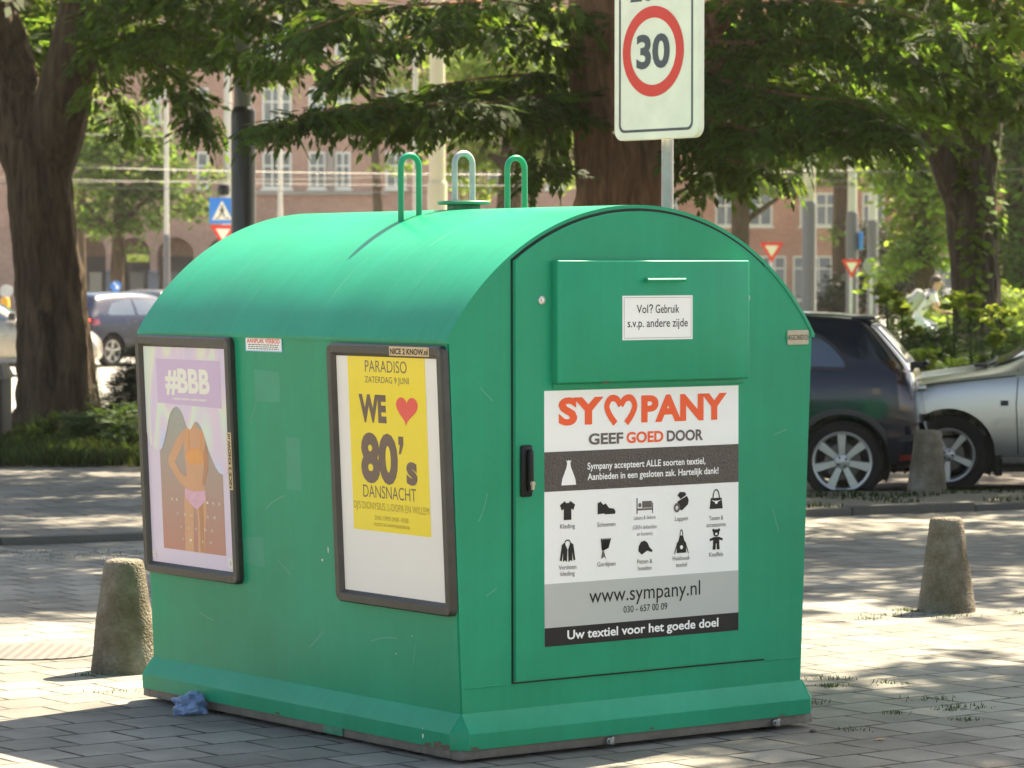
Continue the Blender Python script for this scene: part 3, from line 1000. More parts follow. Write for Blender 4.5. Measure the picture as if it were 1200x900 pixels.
sheet('frame_sticker', bm, [M['tape'], M['ink']], fr2)

bm = bmesh.new()
Mt = SD(1.293, 1.347, .002)
poly(bm, rect(0, 0, .246, .055), 0, 0, Mt)
poly(bm, rect(.005, .004, .241, .051), .0004, 1, Mt)
text(bm, "AANPLAK VERBOD", .012, .234, .030, .0165, .0008, 2, Mt, .02)
for k in range(3):
    x = .02
    while x < .222:
        l = random.uniform(.008, .022)
        poly(bm, rect(x, .0225 - .0072 * k, min(.226, x + l), .0258 - .0072 * k), .0008, 3, Mt)
        x += l + .004
sheet('notice_sticker', bm, [plain('pale_blue_ink', (.30, .50, .72), .4), M['stk_white'], M['sign_red'], M['ink_soft']], root)

# wear: rust chips on the apron's edges, bird lime; old bill patches painted as pale reflections
M['rust'] = plain('rust_chip', (.13, .075, .045), .8, 0, 0, .4, 40, .3, 90)
M['lime'] = plain('bird_lime', (.62, .60, .52), .8, 0, 0, .1)
M['pale_reflection'] = plain('reflection_green', (.010, .270, .150), .5, 0, 0, .2, 12)  # reflected ground light put into a lighter green


def patch(name, Mx, cx, cy, rx, ry, m, out, n=11, jit=.45):
    bm = bmesh.new()
    pts = []
    for i in range(n):
        a = 2 * math.pi * i / n
        k = 1 + random.uniform(-jit, jit)
        pts.append((cx + rx * k * math.cos(a), cy + ry * k * math.sin(a)))
    poly(bm, pts, out, 0, Mx)
    sheet(name, bm, m, root)


SKF = Matrix(((1, 0, 0, 0), (0, 0, -1, -.018), (0, 1, 0, 0), (0, 0, 0, 1)))           # apron's upright face, front
SKS = Matrix(((0, 0, -1, -.018), (-1, 0, 0, 0), (0, 1, 0, 0), (0, 0, 0, 1)))          # apron's upright face, long side
for cx, cy, rx, ry in ((.05, .052, .02, .006), (.09, .098, .012, .004), (.42, .10, .006, .003), (.80, .055, .012, .004), (1.18, .101, .008, .003), (1.40, .051, .016, .004)):
    patch('rust_chip', SKF, cx, cy, rx, ry, M['rust'], .0012)
for cx, cy, rx, ry in ((-.05, .055, .022, .008), (-.10, .060, .030, .012), (-.16, .053, .02, .006), (-.62, .100, .008, .004), (-1.1, .053, .014, .004), (-1.6, .097, .010, .004)):
    patch('rust_chip', SKS, cx, cy, rx, ry, M['rust'], .0012)
patch('bird_lime', SKS, -.185, .083, .005, .018, M['lime'], .0014, 9, .3)
for v, z, rx, ry in ((.40, .33, .004, .002), (.30, .40, .003, .002), (.84, .62, .007, .004), (.80, .66, .004, .010)):
    patch('bird_lime', SD(v, z, .0008), 0, 0, rx, ry, M['lime'], 0, 9, .4)
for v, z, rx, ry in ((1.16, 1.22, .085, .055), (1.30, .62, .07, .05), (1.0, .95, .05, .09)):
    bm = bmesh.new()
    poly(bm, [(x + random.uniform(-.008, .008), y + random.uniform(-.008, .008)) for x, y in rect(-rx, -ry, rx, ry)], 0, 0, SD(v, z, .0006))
    sheet('reflection_patch', bm, M['pale_reflection'], root)  # rectangles like old bills, painting pale reflections onto the side wall
for u, z in ((.60, 1.255), (.86, 1.245)):
    patch('rust_chip', PL(u, z, .0125 if z < 1.25 else .0485), 0, 0, .016, .003, M['rust'], .0006)

M['scratch'] = plain('scratch', (.16, .34, .24), .6, 0, 0, .2, 20)


def scratch(Mx, x, y, l, a, wd=.0022):
    bm = bmesh.new()
    k = random.uniform(-.12, .12)
    stroke(bm, [(x, y), (x + l * .5 * math.cos(a) - k * l * .3, y + l * .5 * math.sin(a) + k * l * .3), (x + l * math.cos(a), y + l * math.sin(a))], wd, 0, 0, Mx, 9)
    sheet('scratch', bm, M['scratch'], root)


for u, z, l, a in ((.10, .80, .10, 1.2), (.13, .55, .05, .5), (1.42, .70, .09, 1.9), (1.40, 1.05, .06, .3), (.16, 1.20, .07, 2.4)):
    scratch(PL(u, z, .0012), 0, 0, l, a)
for v, z, l, a in ((1.20, .78, .14, .4), (1.05, .55, .10, 2.6), (.55, .36, .16, .15), (1.28, 1.10, .08, 1.0), (.95, .30, .12, .6), (1.60, .34, .10, 2.9), (.30, .30, .07, 1.3)):
    scratch(SD(v, z, .0012), 0, 0, l, a)
# ------------------------------------------------------------------ bollards
def concmat():
    m, t, p = mat_new("mossy_concrete")
    tc = nd(t, "ShaderNodeTexCoord")
    n1 = nd(t, "ShaderNodeTexNoise", i_Scale=5.0, i_Detail=8.0, i_Roughness=.7)
    n2 = nd(t, "ShaderNodeTexVoronoi", i_Scale=95.0)
    n3 = nd(t, "ShaderNodeTexNoise", i_Scale=70.0, i_Detail=4.0)
    for n in (n1, n2, n3): t.links.new(tc.outputs["Object"], n.inputs["Vector"])
    cr = nd(t, "ShaderNodeValToRGB")
    e = cr.color_ramp.elements
    e[0].position = .36; e[0].color = c4((.090, .073, .046))
    e[1].position = .66; e[1].color = c4((.215, .192, .162))
    k = e.new(.5); k.color = c4((.140, .117, .086))
    t.links.new(n1.outputs["Fac"], cr.inputs[0])
    mr = nd(t, "ShaderNodeMapRange"); mr.inputs["To Min"].default_value = .6; mr.inputs["To Max"].default_value = 1.4
    t.links.new(n3.outputs["Fac"], mr.inputs["Value"])
    vm = nd(t, "ShaderNodeVectorMath", operation='SCALE')
    t.links.new(cr.outputs[0], vm.inputs[0]); t.links.new(mr.outputs[0], vm.inputs["Scale"])
    t.links.new(vm.outputs[0], p.inputs["Base Color"])
    p.inputs["Roughness"].default_value = .92
    p.inputs["Specular IOR Level"].default_value = .2
    ad = nd(t, "ShaderNodeMath", operation='ADD')
    t.links.new(n2.outputs["Distance"], ad.inputs[0]); t.links.new(n3.outputs["Fac"], ad.inputs[1])
    b = nd(t, "ShaderNodeBump", i_Strength=.7, i_Distance=.006)
    t.links.new(ad.outputs[0], b.inputs["Height"]); t.links.new(b.outputs["Normal"], p.inputs["Normal"])
    return m


M['concrete'] = concmat()


def bollard(loc, h, rt, rb, label, rz):
    bm = bmesh.new()
    prof = [(rb * 1.0, -.05), (rb, 0)]
    for k in range(1, 13):
        prof.append((rb + (rt - rb) * k / 12, (h - .018) * k / 12))
    prof += [(rt - .006, h - .006), (rt - .02, h), (rt * .5, h + .002), (.004, h + .002)]
    lathe(bm, prof, 40)
    for v in bm.verts:
        q = v.co * 9
        f = noise.noise(q + Vector(loc)) * .005 + noise.noise(q * 4 + Vector(loc)) * .0015
        d = Vector((v.co.x, v.co.y, 0))
        if d.length > .01: v.co += d.normalized() * f
        if v.co.z > h - .03: v.co.z += noise.noise(q * 2) * .004
    o = build('concrete_bollard', bm, M['concrete'], None, 60)
    o.location = loc
    o.rotation_euler = (R(random.uniform(-1.5, 1.5)), R(random.uniform(-1, 1)), rz)
    tag(o, label, 'bollard', 'conical concrete bollards along the paving')


bollard((gx(141, 13.25), 13.38, 0), .46, .083, .146, 'mossy conical concrete bollard beside the container, at its poster side', .3)
bollard((gx(1115, 15.7), 15.83, 0), .455, .080, .142, 'pale stained conical concrete bollard standing alone in the dappled sun on the paving', 1.4)
bollard((gx(1088, 24.0), 24.05, .03), .475, .098, .150, 'dark conical concrete bollard in front of the gap between the two parked cars', 2.6)

# ------------------------------------------------------------------ 30 zone sign on its post
zs_d = 14.9
zc_ = at(782, 330, zs_d)
zone = thing('speed_zone_sign', 'tall white sign, red ring around 30, on a thin steel post behind the container', 'road sign', (zc_.x, zc_.y, 0))
bm = bmesh.new()
tube(bm, [(0, 0, -.3), (0, 0, 1.5), (0, 0, 3.35)], .0275, 16)
build('post', bm, M['steel'], zone, 50)
sw, sh_ = .565, .92
zb = at(772, 164, zs_d).z
# the face looks towards the camera's left: its right end is nearer
fa = R(-50)
fx = Vector((math.cos(fa), math.sin(fa), 0)); fn = Vector((fx.y, -fx.x, 0))
off = Vector((gx(773, zs_d) - zc_.x, -.06, 0))
o_ = off + fn * .03 - fx * sw / 2
Ms = Matrix(((fx.x, 0, fn.x, o_.x), (fx.y, 0, fn.y, o_.y), (0, 1, 0, zb), (0, 0, 0, 1)))
bm = bmesh.new()
outr, inr = rect(0, 0, sw, sh_, .05, 6), rect(.004, .004, sw - .004, sh_ - .004, .046, 6)
rr = []
for P_, zz in ((outr, -.035), (outr, -.004), (inr, 0)):
    rr.append([bm.verts.new(Ms @ Vector((p[0], p[1], zz))) for p in P_])
k = len(outr)
for a in range(2):
    for j in range(k): bm.faces.new((rr[a][j], rr[a][(j + 1) % k], rr[a + 1][(j + 1) % k], rr[a + 1][j]))
bm.faces.new(rr[2]); 
bm.faces.new(rr[1][::-1])
pl_ = build('sign_plate', bm, M['sign_white'], zone, 30)
bm = bmesh.new()
poly(bm, [rect(.035, .035, sw - .035, sh_ - .035, .035, 6), rect(.047, .047, sw - .047, sh_ - .047, .028, 6)], .001, 0, Ms)
rcx, rcy = sw * .47, .398
poly(bm, [disc(rcx, rcy, .205, n=64), disc(rcx, rcy, .152, n=64)], .0012, 1, Ms)
text(bm, "30", rcx - .112, rcx + .112, rcy - .077, .154, .0012, 0, Ms, .035)
text(bm, "ZONE", rcx - .155, rcx + .155, rcy + .230, .115, .0012, 0, Ms, .04)
sheet('sign_face', bm, [M['sign_grey'], M['sign_red']], zone)
bm = bmesh.new()
bm.free()
for z in (zb + .2, zb + .72):
    bm = bmesh.new()
    bm2c = Ms @ Vector((sw * .5, z - zb, -.02))
    tube(bm, [bm2c, Vector((0, 0, z))], .012, 8)
    lathe(bm, [(.034, -.015), (.034, .015)], 16, Matrix.Translation((0, 0, z)))
    build('clamp', bm, M['steel'], zone)


# ------------------------------------------------------------------ masts, lamps and far signs
M['mast_grey'] = plain('mast_grey', (.13, .12, .125), .45, .1, 0, .12, 3)
M['mast_pale'] = plain('mast_pale', (.50, .48, .42), .5, 0, 0, .12, 2)
M['mast_cream'] = plain('mast_cream', (.46, .42, .28), .5, 0, 0, .12, 2)
M['lamp_black'] = plain('lamp_black', (.020, .017, .015), .35, .1, 0, .2, 3)
M['lamp_grey'] = plain('lamp_grey', (.17, .165, .155), .45, .1, 0, .15, 3)


def mast(name, label, cat, px, d, r0, ysplit, r1, m0, m1, h=8.5, group=None, arm=None):
    p = at(px, 330, d)
    t = thing(name, label, cat, (p.x, p.y, -.06), 0, group)
    zsp = at(px, ysplit, d).z + .06
    bm = bmesh.new()
    lathe(bm, [(r0 * 1.25, 0), (r0 * 1.25, .12), (r0, .2), (r0, zsp - .05), (r0 * .96, zsp), (r1, zsp + .04)], 20)
    build('lower_shaft', bm, m0, t, 40)
    bm = bmesh.new()
    lathe(bm, [(r1, zsp + .03), (r1 * .8, h)], 20)
    build('upper_shaft', bm, m1, t, 40)
    if arm:
        bm = bmesh.new()
        tube(bm, [(0, 0, h - .1), (arm * .3, 0, h + .35), (arm, 0, h + .45)], [.05, .045, .04], 10)
        build('arm', bm, m1, t, 50)
        bm = bmesh.new()
        box(bm, (arm - .1 if arm > 0 else arm - .5, -.12, h + .38), (arm + .5 if arm > 0 else arm + .1, .12, h + .5), None, .04)
        build('lamp_head', bm, M['mast_grey'], t)
    return t


mast('street_lamp', 'thick black street lamp post with grey upper shaft, behind the left half of the container', 'street lamp', 285.5, 32, .121, 130, .088, M['lamp_black'], M['lamp_grey'], 7.5, None, 1.2)
mast('street_lamp', 'slim lamp post, dark below and pale above, in front of the brick arches', 'street lamp', 195.5, 70, .07, 277, .052, M['mast_grey'], M['mast_pale'], 9, None, -1.4)
mast('tram_mast', 'thick pale mast half hidden behind the black street lamp post', 'mast', 267.5, 92, .15, 300, .125, M['mast_pale'], M['mast_pale'], 9.5)
mast('tram_mast', 'thin white pole in front of the brick facade, right of the black lamp post', 'mast', 328.5, 90, .075, 246, .065, M['mast_pale'], M['mast_pale'], 9)
mast('tram_mast', 'cream mast with a thicker base seen between the lifting loops', 'mast', 512.5, 55, .165, 214, .138, M['mast_cream'], M['mast_cream'], 9)
mast('tram_mast', 'thin pale pole seen through the left lifting loop', 'mast', 487, 85, .085, 250, .075, M['mast_pale'], M['mast_pale'], 9)
mast('tram_mast', 'thickest of the three grey masts right of the container, cream above', 'mast', 948, 75, .165, 238, .135, M['mast_grey'], M['mast_cream'], 9)
mm = mast('tram_mast', 'middle grey mast with a small blue plate and a yield sign before it', 'mast', 998.5, 78, .145, 250, .11, M['mast_grey'], M['mast_pale'], 9)
bm = bmesh.new()
z0_, z1_ = at(998, 293, 78).z + .06, at(998, 272, 78).z + .06
box(bm, (.15, -.22, z0_), (.24, .2, z1_), None, .01)
build('blue_plate', bm, M['sign_blue'], mm)
mast('tram_mast', 'thinnest of the three grey masts, nearest the big tree with ivy', 'mast', 1022.5, 80, .135, 260, .11, M['mast_grey'], M['mast_pale'], 9)


def tri_sign(par, px, py0, py1, d, side, base, yoff=-.2):
    """inverted triangle: white field with a red border, point down"""
    z1, z0 = at(px, py0, d).z - base.z, at(px, py1, d).z - base.z
    x = gx(px, d) - base.x
    Mf_ = Matrix(((1, 0, 0, x), (0, 0, -1, yoff), (0, 1, 0, z0), (0, 0, 0, 1)))
    h = z1 - z0
    bm = bmesh.new()
    T = [(0, 0), (side / 2, h), (-side / 2, h)]
    vs = [bm.verts.new(Mf_ @ Vector((p[0], p[1], 0))) for p in T] + [bm.verts.new(Mf_ @ Vector((p[0], p[1], -.025))) for p in T]
    bm.faces.new(vs[:3]); bm.faces.new((vs[5], vs[4], vs[3]))
    for j in range(3): bm.faces.new((vs[j], vs[3 + j], vs[3 + (j + 1) % 3], vs[(j + 1) % 3]))
    build('yield_plate', bm, M['sign_red'], par, 20)
    bm = bmesh.new()
    k = .56; c = h * .64
    poly(bm, [(p[0] * k, c + (p[1] - c) * k) for p in T], .004, 0, Mf_)
    sheet('yield_field', bm, [M['sign_white']], par)


def postthing(name, label, cat, px, d, ztop_py, r=.03, m=None, group=None):
    p = at(px, 330, d)
    t = thing(name, label, cat, (p.x, p.y, -.06), 0, group)
    bm = bmesh.new()
    tube(bm, [(0, 0, 0), (0, 0, at(px, ztop_py, d).z + .06)], r, 12)
    build('post', bm, m or M['signback'], t, 50)
    return t


t = postthing('crossing_sign', 'blue pedestrian crossing sign above a yield sign, left of the black lamp post', 'road sign', 261, 62, 230, .04)
b0 = t.location
z0_, z1_ = at(261, 262, 62).z - b0.z, at(261, 232, 62).z - b0.z
hs_ = (z1_ - z0_) / 2
bm = bmesh.new()
box(bm, (-hs_ * 1.0, -.10, z0_), (hs_ * 1.0, -.07, z1_), None, .004)
build('crossing_plate', bm, M['sign_blue'], t)
Mc = Matrix(((1, 0, 0, 0), (0, 0, -1, -.103), (0, 1, 0, (z0_ + z1_) / 2), (0, 0, 0, 1)))
bm = bmesh.new()
poly(bm, [(-hs_ * .78, -hs_ * .72), (hs_ * .78, -hs_ * .72), (0, hs_ * .80)], .003, 0, Mc)
h_ = hs_
poly(bm, disc(0, h_ * .34, h_ * .09, n=12), .006, 1, Mc)
poly(bm, [(-.10 * h_, .22 * h_), (.10 * h_, .22 * h_), (.10 * h_, -.10 * h_), (.24 * h_, -.5 * h_), (.12 * h_, -.5 * h_), (0, -.15 * h_), (-.14 * h_, -.5 * h_), (-.26 * h_, -.5 * h_), (-.10 * h_, -.08 * h_)], .006, 1, Mc)
poly(bm, [(-.10 * h_, .2 * h_), (-.22 * h_, -.02 * h_), (-.16 * h_, -.05 * h_), (-.06 * h_, .1 * h_)], .0062, 1, Mc)
poly(bm, [(.10 * h_, .2 * h_), (.22 * h_, -.02 * h_), (.16 * h_, -.05 * h_), (.06 * h_, .1 * h_)], .0062, 1, Mc)
for kx in (-.55, -.38, .30, .47):
    poly(bm, [(kx * h_, -.66 * h_), ((kx + .10) * h_, -.66 * h_), ((kx * .85 + .10) * h_, -.52 * h_), (kx * .85 * h_, -.52 * h_)], .006, 1, Mc)
sheet('crossing_picture', bm, [M['sign_white'], M['sign_grey']], t)
tri_sign(t, 262, 264, 290, 62, .50, b0, -.08)
bm = bmesh.new()
lathe(bm, [(.06, 0), (.11, .02), (.12, .12), (.10, .2), (.03, .23)], 16, Matrix.Translation((.02, 0, at(261, 229, 62).z - b0.z)))
build('signal_cap', bm, M['black'], t)
t = postthing('yield_sign', 'red and white yield sign showing just over the container roof edge', 'road sign', 903.5, 80, 284, .035)
tri_sign(t, 903.5, 284, 308, 80, .60, t.location)
t = postthing('yield_sign', 'red and white yield sign mounted before the middle grey mast', 'road sign', 997, 74, 303, .035)
tri_sign(t, 997, 304, 326, 74, .46, t.location)


def round_back(label, px, py, d, rad, m_disc, m_post, name='round_sign'):
    t = postthing(name, label, 'road sign', px, d, py, .035, m_post)
    bm = bmesh.new()
    z = at(px, py, d).z - t.location.z
    lathe(bm, [(0, -.012), (rad, -.012), (rad, .012), (0, .012)], 28, Matrix.Translation((0, -.06, z)) @ Matrix.Rotation(R(90), 4, 'X'), cap=False)
    build('sign_disc', bm, m_disc, t, 30)
    return t, z


round_back('pale grey back of a round sign beside the hedge flowers, right of the masts', 1021, 311.5, 72, .19, M['signback'], M['signback'])
round_back('pale grey back of a round sign at the left edge, left of the big trunk', 8, 341, 66, .13, M['signback'], M['signback'])
t, z = round_back('blue keep-right disc with a white arrow above the roof of the dark blue hatchback', 136, 335.5, 78, .13, M['sign_blue'], M['signback'])
bm = bmesh.new()
Mk = Matrix.Translation((0, -.074, z)) @ Matrix.Rotation(R(90), 4, 'X')
poly(bm, [(-.06, .08), (.02, .0), (-.02, -.04), (.08, -.08), (.06, .03), (.04, .02), (-.03, .1)], .002, 0, Mk)
sheet('arrow', bm, [M['white']], t)
bm = bmesh.new()
lathe(bm, [(.09, 0), (.09, .75), (.06, .8), (0, .8)], 14, cap=False)
o = build('marker_post', bm, plain('marker_orange', (.78, .36, .02), .5), None, 40)
pp = at(6, 330, 64); o.location = (pp.x, pp.y, .55 - .06)
tag(o, 'orange-yellow marker post at the left edge, below the round sign back', 'marker post')
bm = bmesh.new(); box(bm, (-.12, -.12, -.62), (.12, .12, 0.0), None, .02)
build('marker_base', bm, M['mast_grey'], o)

# stone cabinet at the left edge
bm = bmesh.new()
A = at(-14, 520, 31.5)
box(bm, (-.55, -.3, 0), (.17, .3, .62), None, .01)
ob = build('stone_block', bm, plain('block_stone', (.05, .045, .04), .85, 0, 0, .4, 4, .4, 40))
ob.location = (gx(-13, 31.5), 31.5, .05)
bm = bmesh.new()
vs = box(bm, (-.58, -.34, .62), (.2, .34, .76), None, 0)
for v in vs:
    if v.co.z > .7: v.co.x *= .72; v.co.y *= .6
build('coping', bm, M['kerb'], ob)
tag(ob, 'low grey stone block with a sloped top at the left edge, beside the big tree', 'stone block')

# ------------------------------------------------------------------ overhead wires (hung between masts well outside the picture)
M['wire'] = plain('wire', (.13, .12, .11), .5, .2, 0, .1)
def wire(label, a, b, sag, r=.009):
    a, b = Vector(a), Vector(b)
    bm = bmesh.new()
    tube(bm, [a.lerp(b, i / 24) - Vector((0, 0, sag * 4 * (i / 24) * (1 - i / 24))) for i in range(25)], r, 6)
    tag(build('overhead_wire', bm, M['wire'], None, 60), label, 'overhead wire', 'overhead tram wires')


wd_ = (("topmost tram wire crossing behind the tree boughs", 72, 150, 147, 95), ("tram wire running level with the tops of the lifting loops", 60, 187, 184, 80),
       ("thin tram wire just below the tops of the lifting loops", 64, 203, 196, 85), ("lowest tram wire, passing behind the lifting loops", 68, 209, 203, 70),
       ("pale tram wire rising to the right behind the loops", 75, 214, 160, 90), ("upper tram wire at the right of the ivy tree", 88, 178, 194, 60))
for lb, d0, y0, y1, d1 in wd_:
    wire(lb, at(-150, y0, d0), at(1350, y1, d1), .35)

# ------------------------------------------------------------------ drain cover, litter, weeds
def covermat():
    m, t, p = mat_new("perforated_iron")
    tc = nd(t, "ShaderNodeTexCoord")
    v = nd(t, "ShaderNodeTexVoronoi", i_Scale=22.0, i_Randomness=0.0)
    t.links.new(tc.outputs["Object"], v.inputs["Vector"])
    r_ = nd(t, "ShaderNodeMapRange"); r_.inputs["From Min"].default_value = .28; r_.inputs["From Max"].default_value = .36
    t.links.new(v.outputs["Distance"], r_.inputs["Value"])
    mx = nd(t, "ShaderNodeMix", data_type='RGBA'); mx.inputs["A"].default_value = c4((.05, .045, .04)); mx.inputs["B"].default_value = c4((.10, .092, .08))
    t.links.new(r_.outputs[0], mx.inputs["Factor"]); t.links.new(mx.outputs["Result"], p.inputs["Base Color"])
    p.inputs["Roughness"].default_value = .7
    b = nd(t, "ShaderNodeBump", i_Strength=.8, i_Distance=.004); t.links.new(r_.outputs[0], b.inputs["Height"]); t.links.new(b.outputs["Normal"], p.inputs["Normal"])
    return m


bm = bmesh.new()
lathe(bm, [(.30, 0), (.30, .006), (.285, .008), (0, .008)], 48, cap=False)
o = build('drain_cover', bm, covermat(), None, 30)
o.location = (gx(35, 14.0), 14.05, 0)
tag(o, 'flat round perforated metal cover set in the sunny paving at the left', 'drain cover')


def crumple(name, loc, sx, sy, sz, seed, m, label, cat):
    bm = bmesh.new()
    bmesh.ops.create_icosphere(bm, subdivisions=4, radius=1)
    for v in bm.verts:
        q = v.co.copy()
        f = 1 + .45 * noise.noise(q * 1.6 + Vector((seed, 0, 0))) + .25 * abs(noise.noise(q * 4 + Vector((seed, 3, 0)))) - .2 * abs(noise.noise(q * 7 + Vector((0, seed, 0))))
        v.co = Vector((q.x * sx * f, q.y * sy * f, max(-sz * .82, q.z * sz * f) + sz * .82))
    o = build(name, bm, m, None, 35)
    o.location = loc
    tag(o, label, cat)
    return o


p = ground = None
def onground(px, py, z=0):
    d = (EYE - z) * FPX / (py - 330)
    v = at(px, py, d)
    return Vector((v.x, v.y, z))


crumple('crumpled_bag', onground(217, 841) + Vector((.01, .05, 0)), .065, .05, .042, 3.1, M['blue_plastic'], 'crumpled blue plastic bag wedged under the container base', 'litter')
crumple('torn_wrapper', onground(191, 826) + Vector((.02, .05, .012)), .045, .04, .022, 8.7, M['blue_plastic'], 'small torn blue wrapper under the container base, beside the crumpled bag', 'litter')
for px, py, lb in ((1023, 870, 'small dry brown leaf lying on the paving at the right of the container'), (953, 860, 'tiny pale stone chip on the paving by the container corner')):
    bm = bmesh.new()
    pts = [(0, 0, 0), (.02, .012, .008), (.05, .004, .004), (.03, -.014, .006)]
    if 'leaf' in lb:
        vs = [bm.verts.new(q) for q in pts] + [bm.verts.new((q[0], q[1], q[2] + .0015)) for q in pts]
        bm.faces.new(vs[:4]); bm.faces.new(vs[7:3:-1])
        for j in range(4): bm.faces.new((vs[j], vs[4 + j], vs[4 + (j + 1) % 4], vs[(j + 1) % 4]))
        o = build('fallen_leaf', bm, plain('dry_leaf', (.36, .22, .10), .7)); o["category"] = 'leaf'
    else:
        bmesh.ops.create_icosphere(bm, subdivisions=2, radius=.013)
        for v in bm.verts: v.co.z *= .5; v.co.z += .006
        o = build('stone_chip', bm, M['kerb']); o["category"] = 'stone'
    o.location = onground(px, py); o["label"] = lb


# foliage machinery -------------------------------------------------
def mesh_quads(name, V, m, parent=None):
    """V: (n,4,3) quads -> one mesh"""
    n = V.shape[0]
    me = bpy.data.meshes.new(name)
    me.vertices.add(n * 4); me.loops.add(n * 4); me.polygons.add(n)
    me.vertices.foreach_set("co", V.reshape(-1).astype(np.float32))
    me.loops.foreach_set("vertex_index", np.arange(n * 4, dtype=np.int32))
    me.polygons.foreach_set("loop_start", np.arange(0, n * 4, 4, dtype=np.int32))
    me.polygons.foreach_set("loop_total", np.full(n, 4, dtype=np.int32))
    me.update(calc_edges=True)
    return link_mesh(name, me, m, parent)


def leaf_pinnate(pairs, L, ll, lw):
    """compound leaf along +x: leaflets in pairs and one at the tip; (k,4,3)"""
    q = []
    for i in range(pairs):
        x = L * (.18 + .76 * i / pairs)
        s = math.sin(math.pi * (.25 + .65 * i / pairs))
        for sg in (-1, 1):
            a = R(62 - 16 * i / pairs) * sg
            d = np.array([math.cos(a), math.sin(a), -.28]); d /= np.linalg.norm(d)
            n = np.array([-math.sin(a), math.cos(a), .15 * sg])
            b = np.array([x, 0, -.25 * x * x / L])
            l, w_ = ll * s, lw * s
            q.append([b, b + d * l * .5 + n * w_ * .5, b + d * l, b + d * l * .5 - n * w_ * .5])
    b = np.array([L * .95, 0, -.25 * L])
    q.append([b, b + np.array([ll * .5, lw * .5, -.1 * ll]), b + np.array([ll, 0, -.3 * ll]), b + np.array([ll * .5, -lw * .5, -.1 * ll])])
    return np.array(q)


def leaf_single(l, w_):
    return np.array([[[0, 0, 0], [l * .5, w_ * .5, -.05 * l], [l, 0, -.15 * l], [l * .5, -w_ * .5, -.05 * l]]])


def orient(tpl, P, Dr, roll, S):
    """instances of a leaf template at P heading along Dr"""
    Dr = Dr / np.linalg.norm(Dr, axis=1, keepdims=True)
    up = np.tile(np.array([0, 0, 1.0]), (len(P), 1))
    side = np.cross(up, Dr); ln = np.linalg.norm(side, axis=1, keepdims=True)
    side = np.where(ln < 1e-3, np.array([1.0, 0, 0]), side / np.maximum(ln, 1e-6))
    nor = np.cross(Dr, side)
    c, s = np.cos(roll)[:, None], np.sin(roll)[:, None]
    y = side * c + nor * s; z = -side * s + nor * c
    k = tpl.shape[0]
    T = tpl.reshape(-1, 3)
    out = P[:, None, :] + S[:, None, None] * (T[None, :, 0:1] * Dr[:, None, :] + T[None, :, 1:2] * y[:, None, :] + T[None, :, 2:3] * z[:, None, :])
    return out.reshape(len(P) * k, 4, 3)


def lobes_points(lobes, n, clump=.6, seed=0, shell=.35):
    """points gathered in clumps within ellipsoids; lobes: (centre, radii, weight)"""
    g = np.random.default_rng(seed)
    wts = np.array([l[2] if len(l) > 2 else l[1][0] * l[1][1] * l[1][2] for l in lobes], float)
    out = []
    per = 34
    nc = max(1, n // per)
    which = g.choice(len(lobes), nc, p=wts / wts.sum())
    for k in which:
        c, r_ = np.array(lobes[k][0]), np.array(lobes[k][1])
        v = g.normal(size=3); v /= np.linalg.norm(v)
        rad = (shell + (1 - shell) * g.random()) ** .6
        cc = c + v * r_ * rad
        pts = cc + g.normal(size=(per, 3)) * clump * np.array([.55, .55, .28])
        out.append(pts)
    return np.concatenate(out)


def droop_dirs(n, g, down=(-.9, .1)):
    a = g.uniform(0, 2 * np.pi, n)
    return np.stack([np.cos(a), np.sin(a), g.uniform(down[0], down[1], n)], 1)


TPL_NEAR = leaf_pinnate(5, .25, .115, .050)
TPL_FAR = leaf_pinnate(4, .34, .17, .075)


def bough_leaves(path, g, step=.11, blen=.75, dens=1.0, drop=.35, thick=1.0):
    """leafy side shoots along a bough; returns leaf points and directions, and the shoots as lines"""
    P, Dr = [], []
    path = [np.array(p) for p in path]
    seg = spline(path, 60)
    L = sum(np.linalg.norm(seg[i + 1] - seg[i]) for i in range(59))
    n = int(L / step * dens)
    for i in range(n):
        t = (i + g.random()) / n
        k = min(int(t * 59), 58)
        p = seg[k] + (seg[k + 1] - seg[k]) * (t * 59 - k)
        tg = seg[k + 1] - seg[k]; tg = tg / np.linalg.norm(tg)
        sd = np.cross(tg, [0, 0, 1]); sd /= np.linalg.norm(sd) + 1e-9
        sg = 1 if i % 2 else -1
        bl = blen * (1 - .6 * t) * g.uniform(.5, 1.15)
        d = sd * sg * g.uniform(.5, 1) + tg * g.uniform(.35, 1.1) + np.array([0, 0, g.uniform(-.2, .42) * thick])
        d /= np.linalg.norm(d)
        m_ = max(3, int(bl / .075))
        for j in range(m_):
            s = (j + g.random()) / m_
            q = p + d * bl * s + np.array([0, 0, -drop * bl * s * s])
            ld = d * .6 + np.cross(d, [0, 0, 1]) * (1 if j % 2 else -1) * g.uniform(.2, .9) + np.array([0, 0, g.uniform(-1.0, .2)])
            P.append(q); Dr.append(ld)
    return P, Dr


def catkins(P, g, n, r=.007):
    """thin hanging strings as narrow crossed strips"""
    idx = g.choice(len(P), n)
    Q = []
    for i in idx:
        l = g.uniform(.16, .36); p = P[i]; k = 5
        a = g.uniform(0, 3.14)
        for da in (0, 1.57):
            dx = np.array([math.cos(a + da), math.sin(a + da), 0]) * r
            for j in range(k):
                z0, z1 = -l * j / k, -l * (j + 1) / k
                w0 = 1 if j % 2 else .55; w1 = .55 if j % 2 else 1
                Q.append([p + dx * w0 + [0, 0, z0], p - dx * w0 + [0, 0, z0], p - dx * w1 + [0, 0, z1], p + dx * w1 + [0, 0, z1]])
    return np.array(Q)


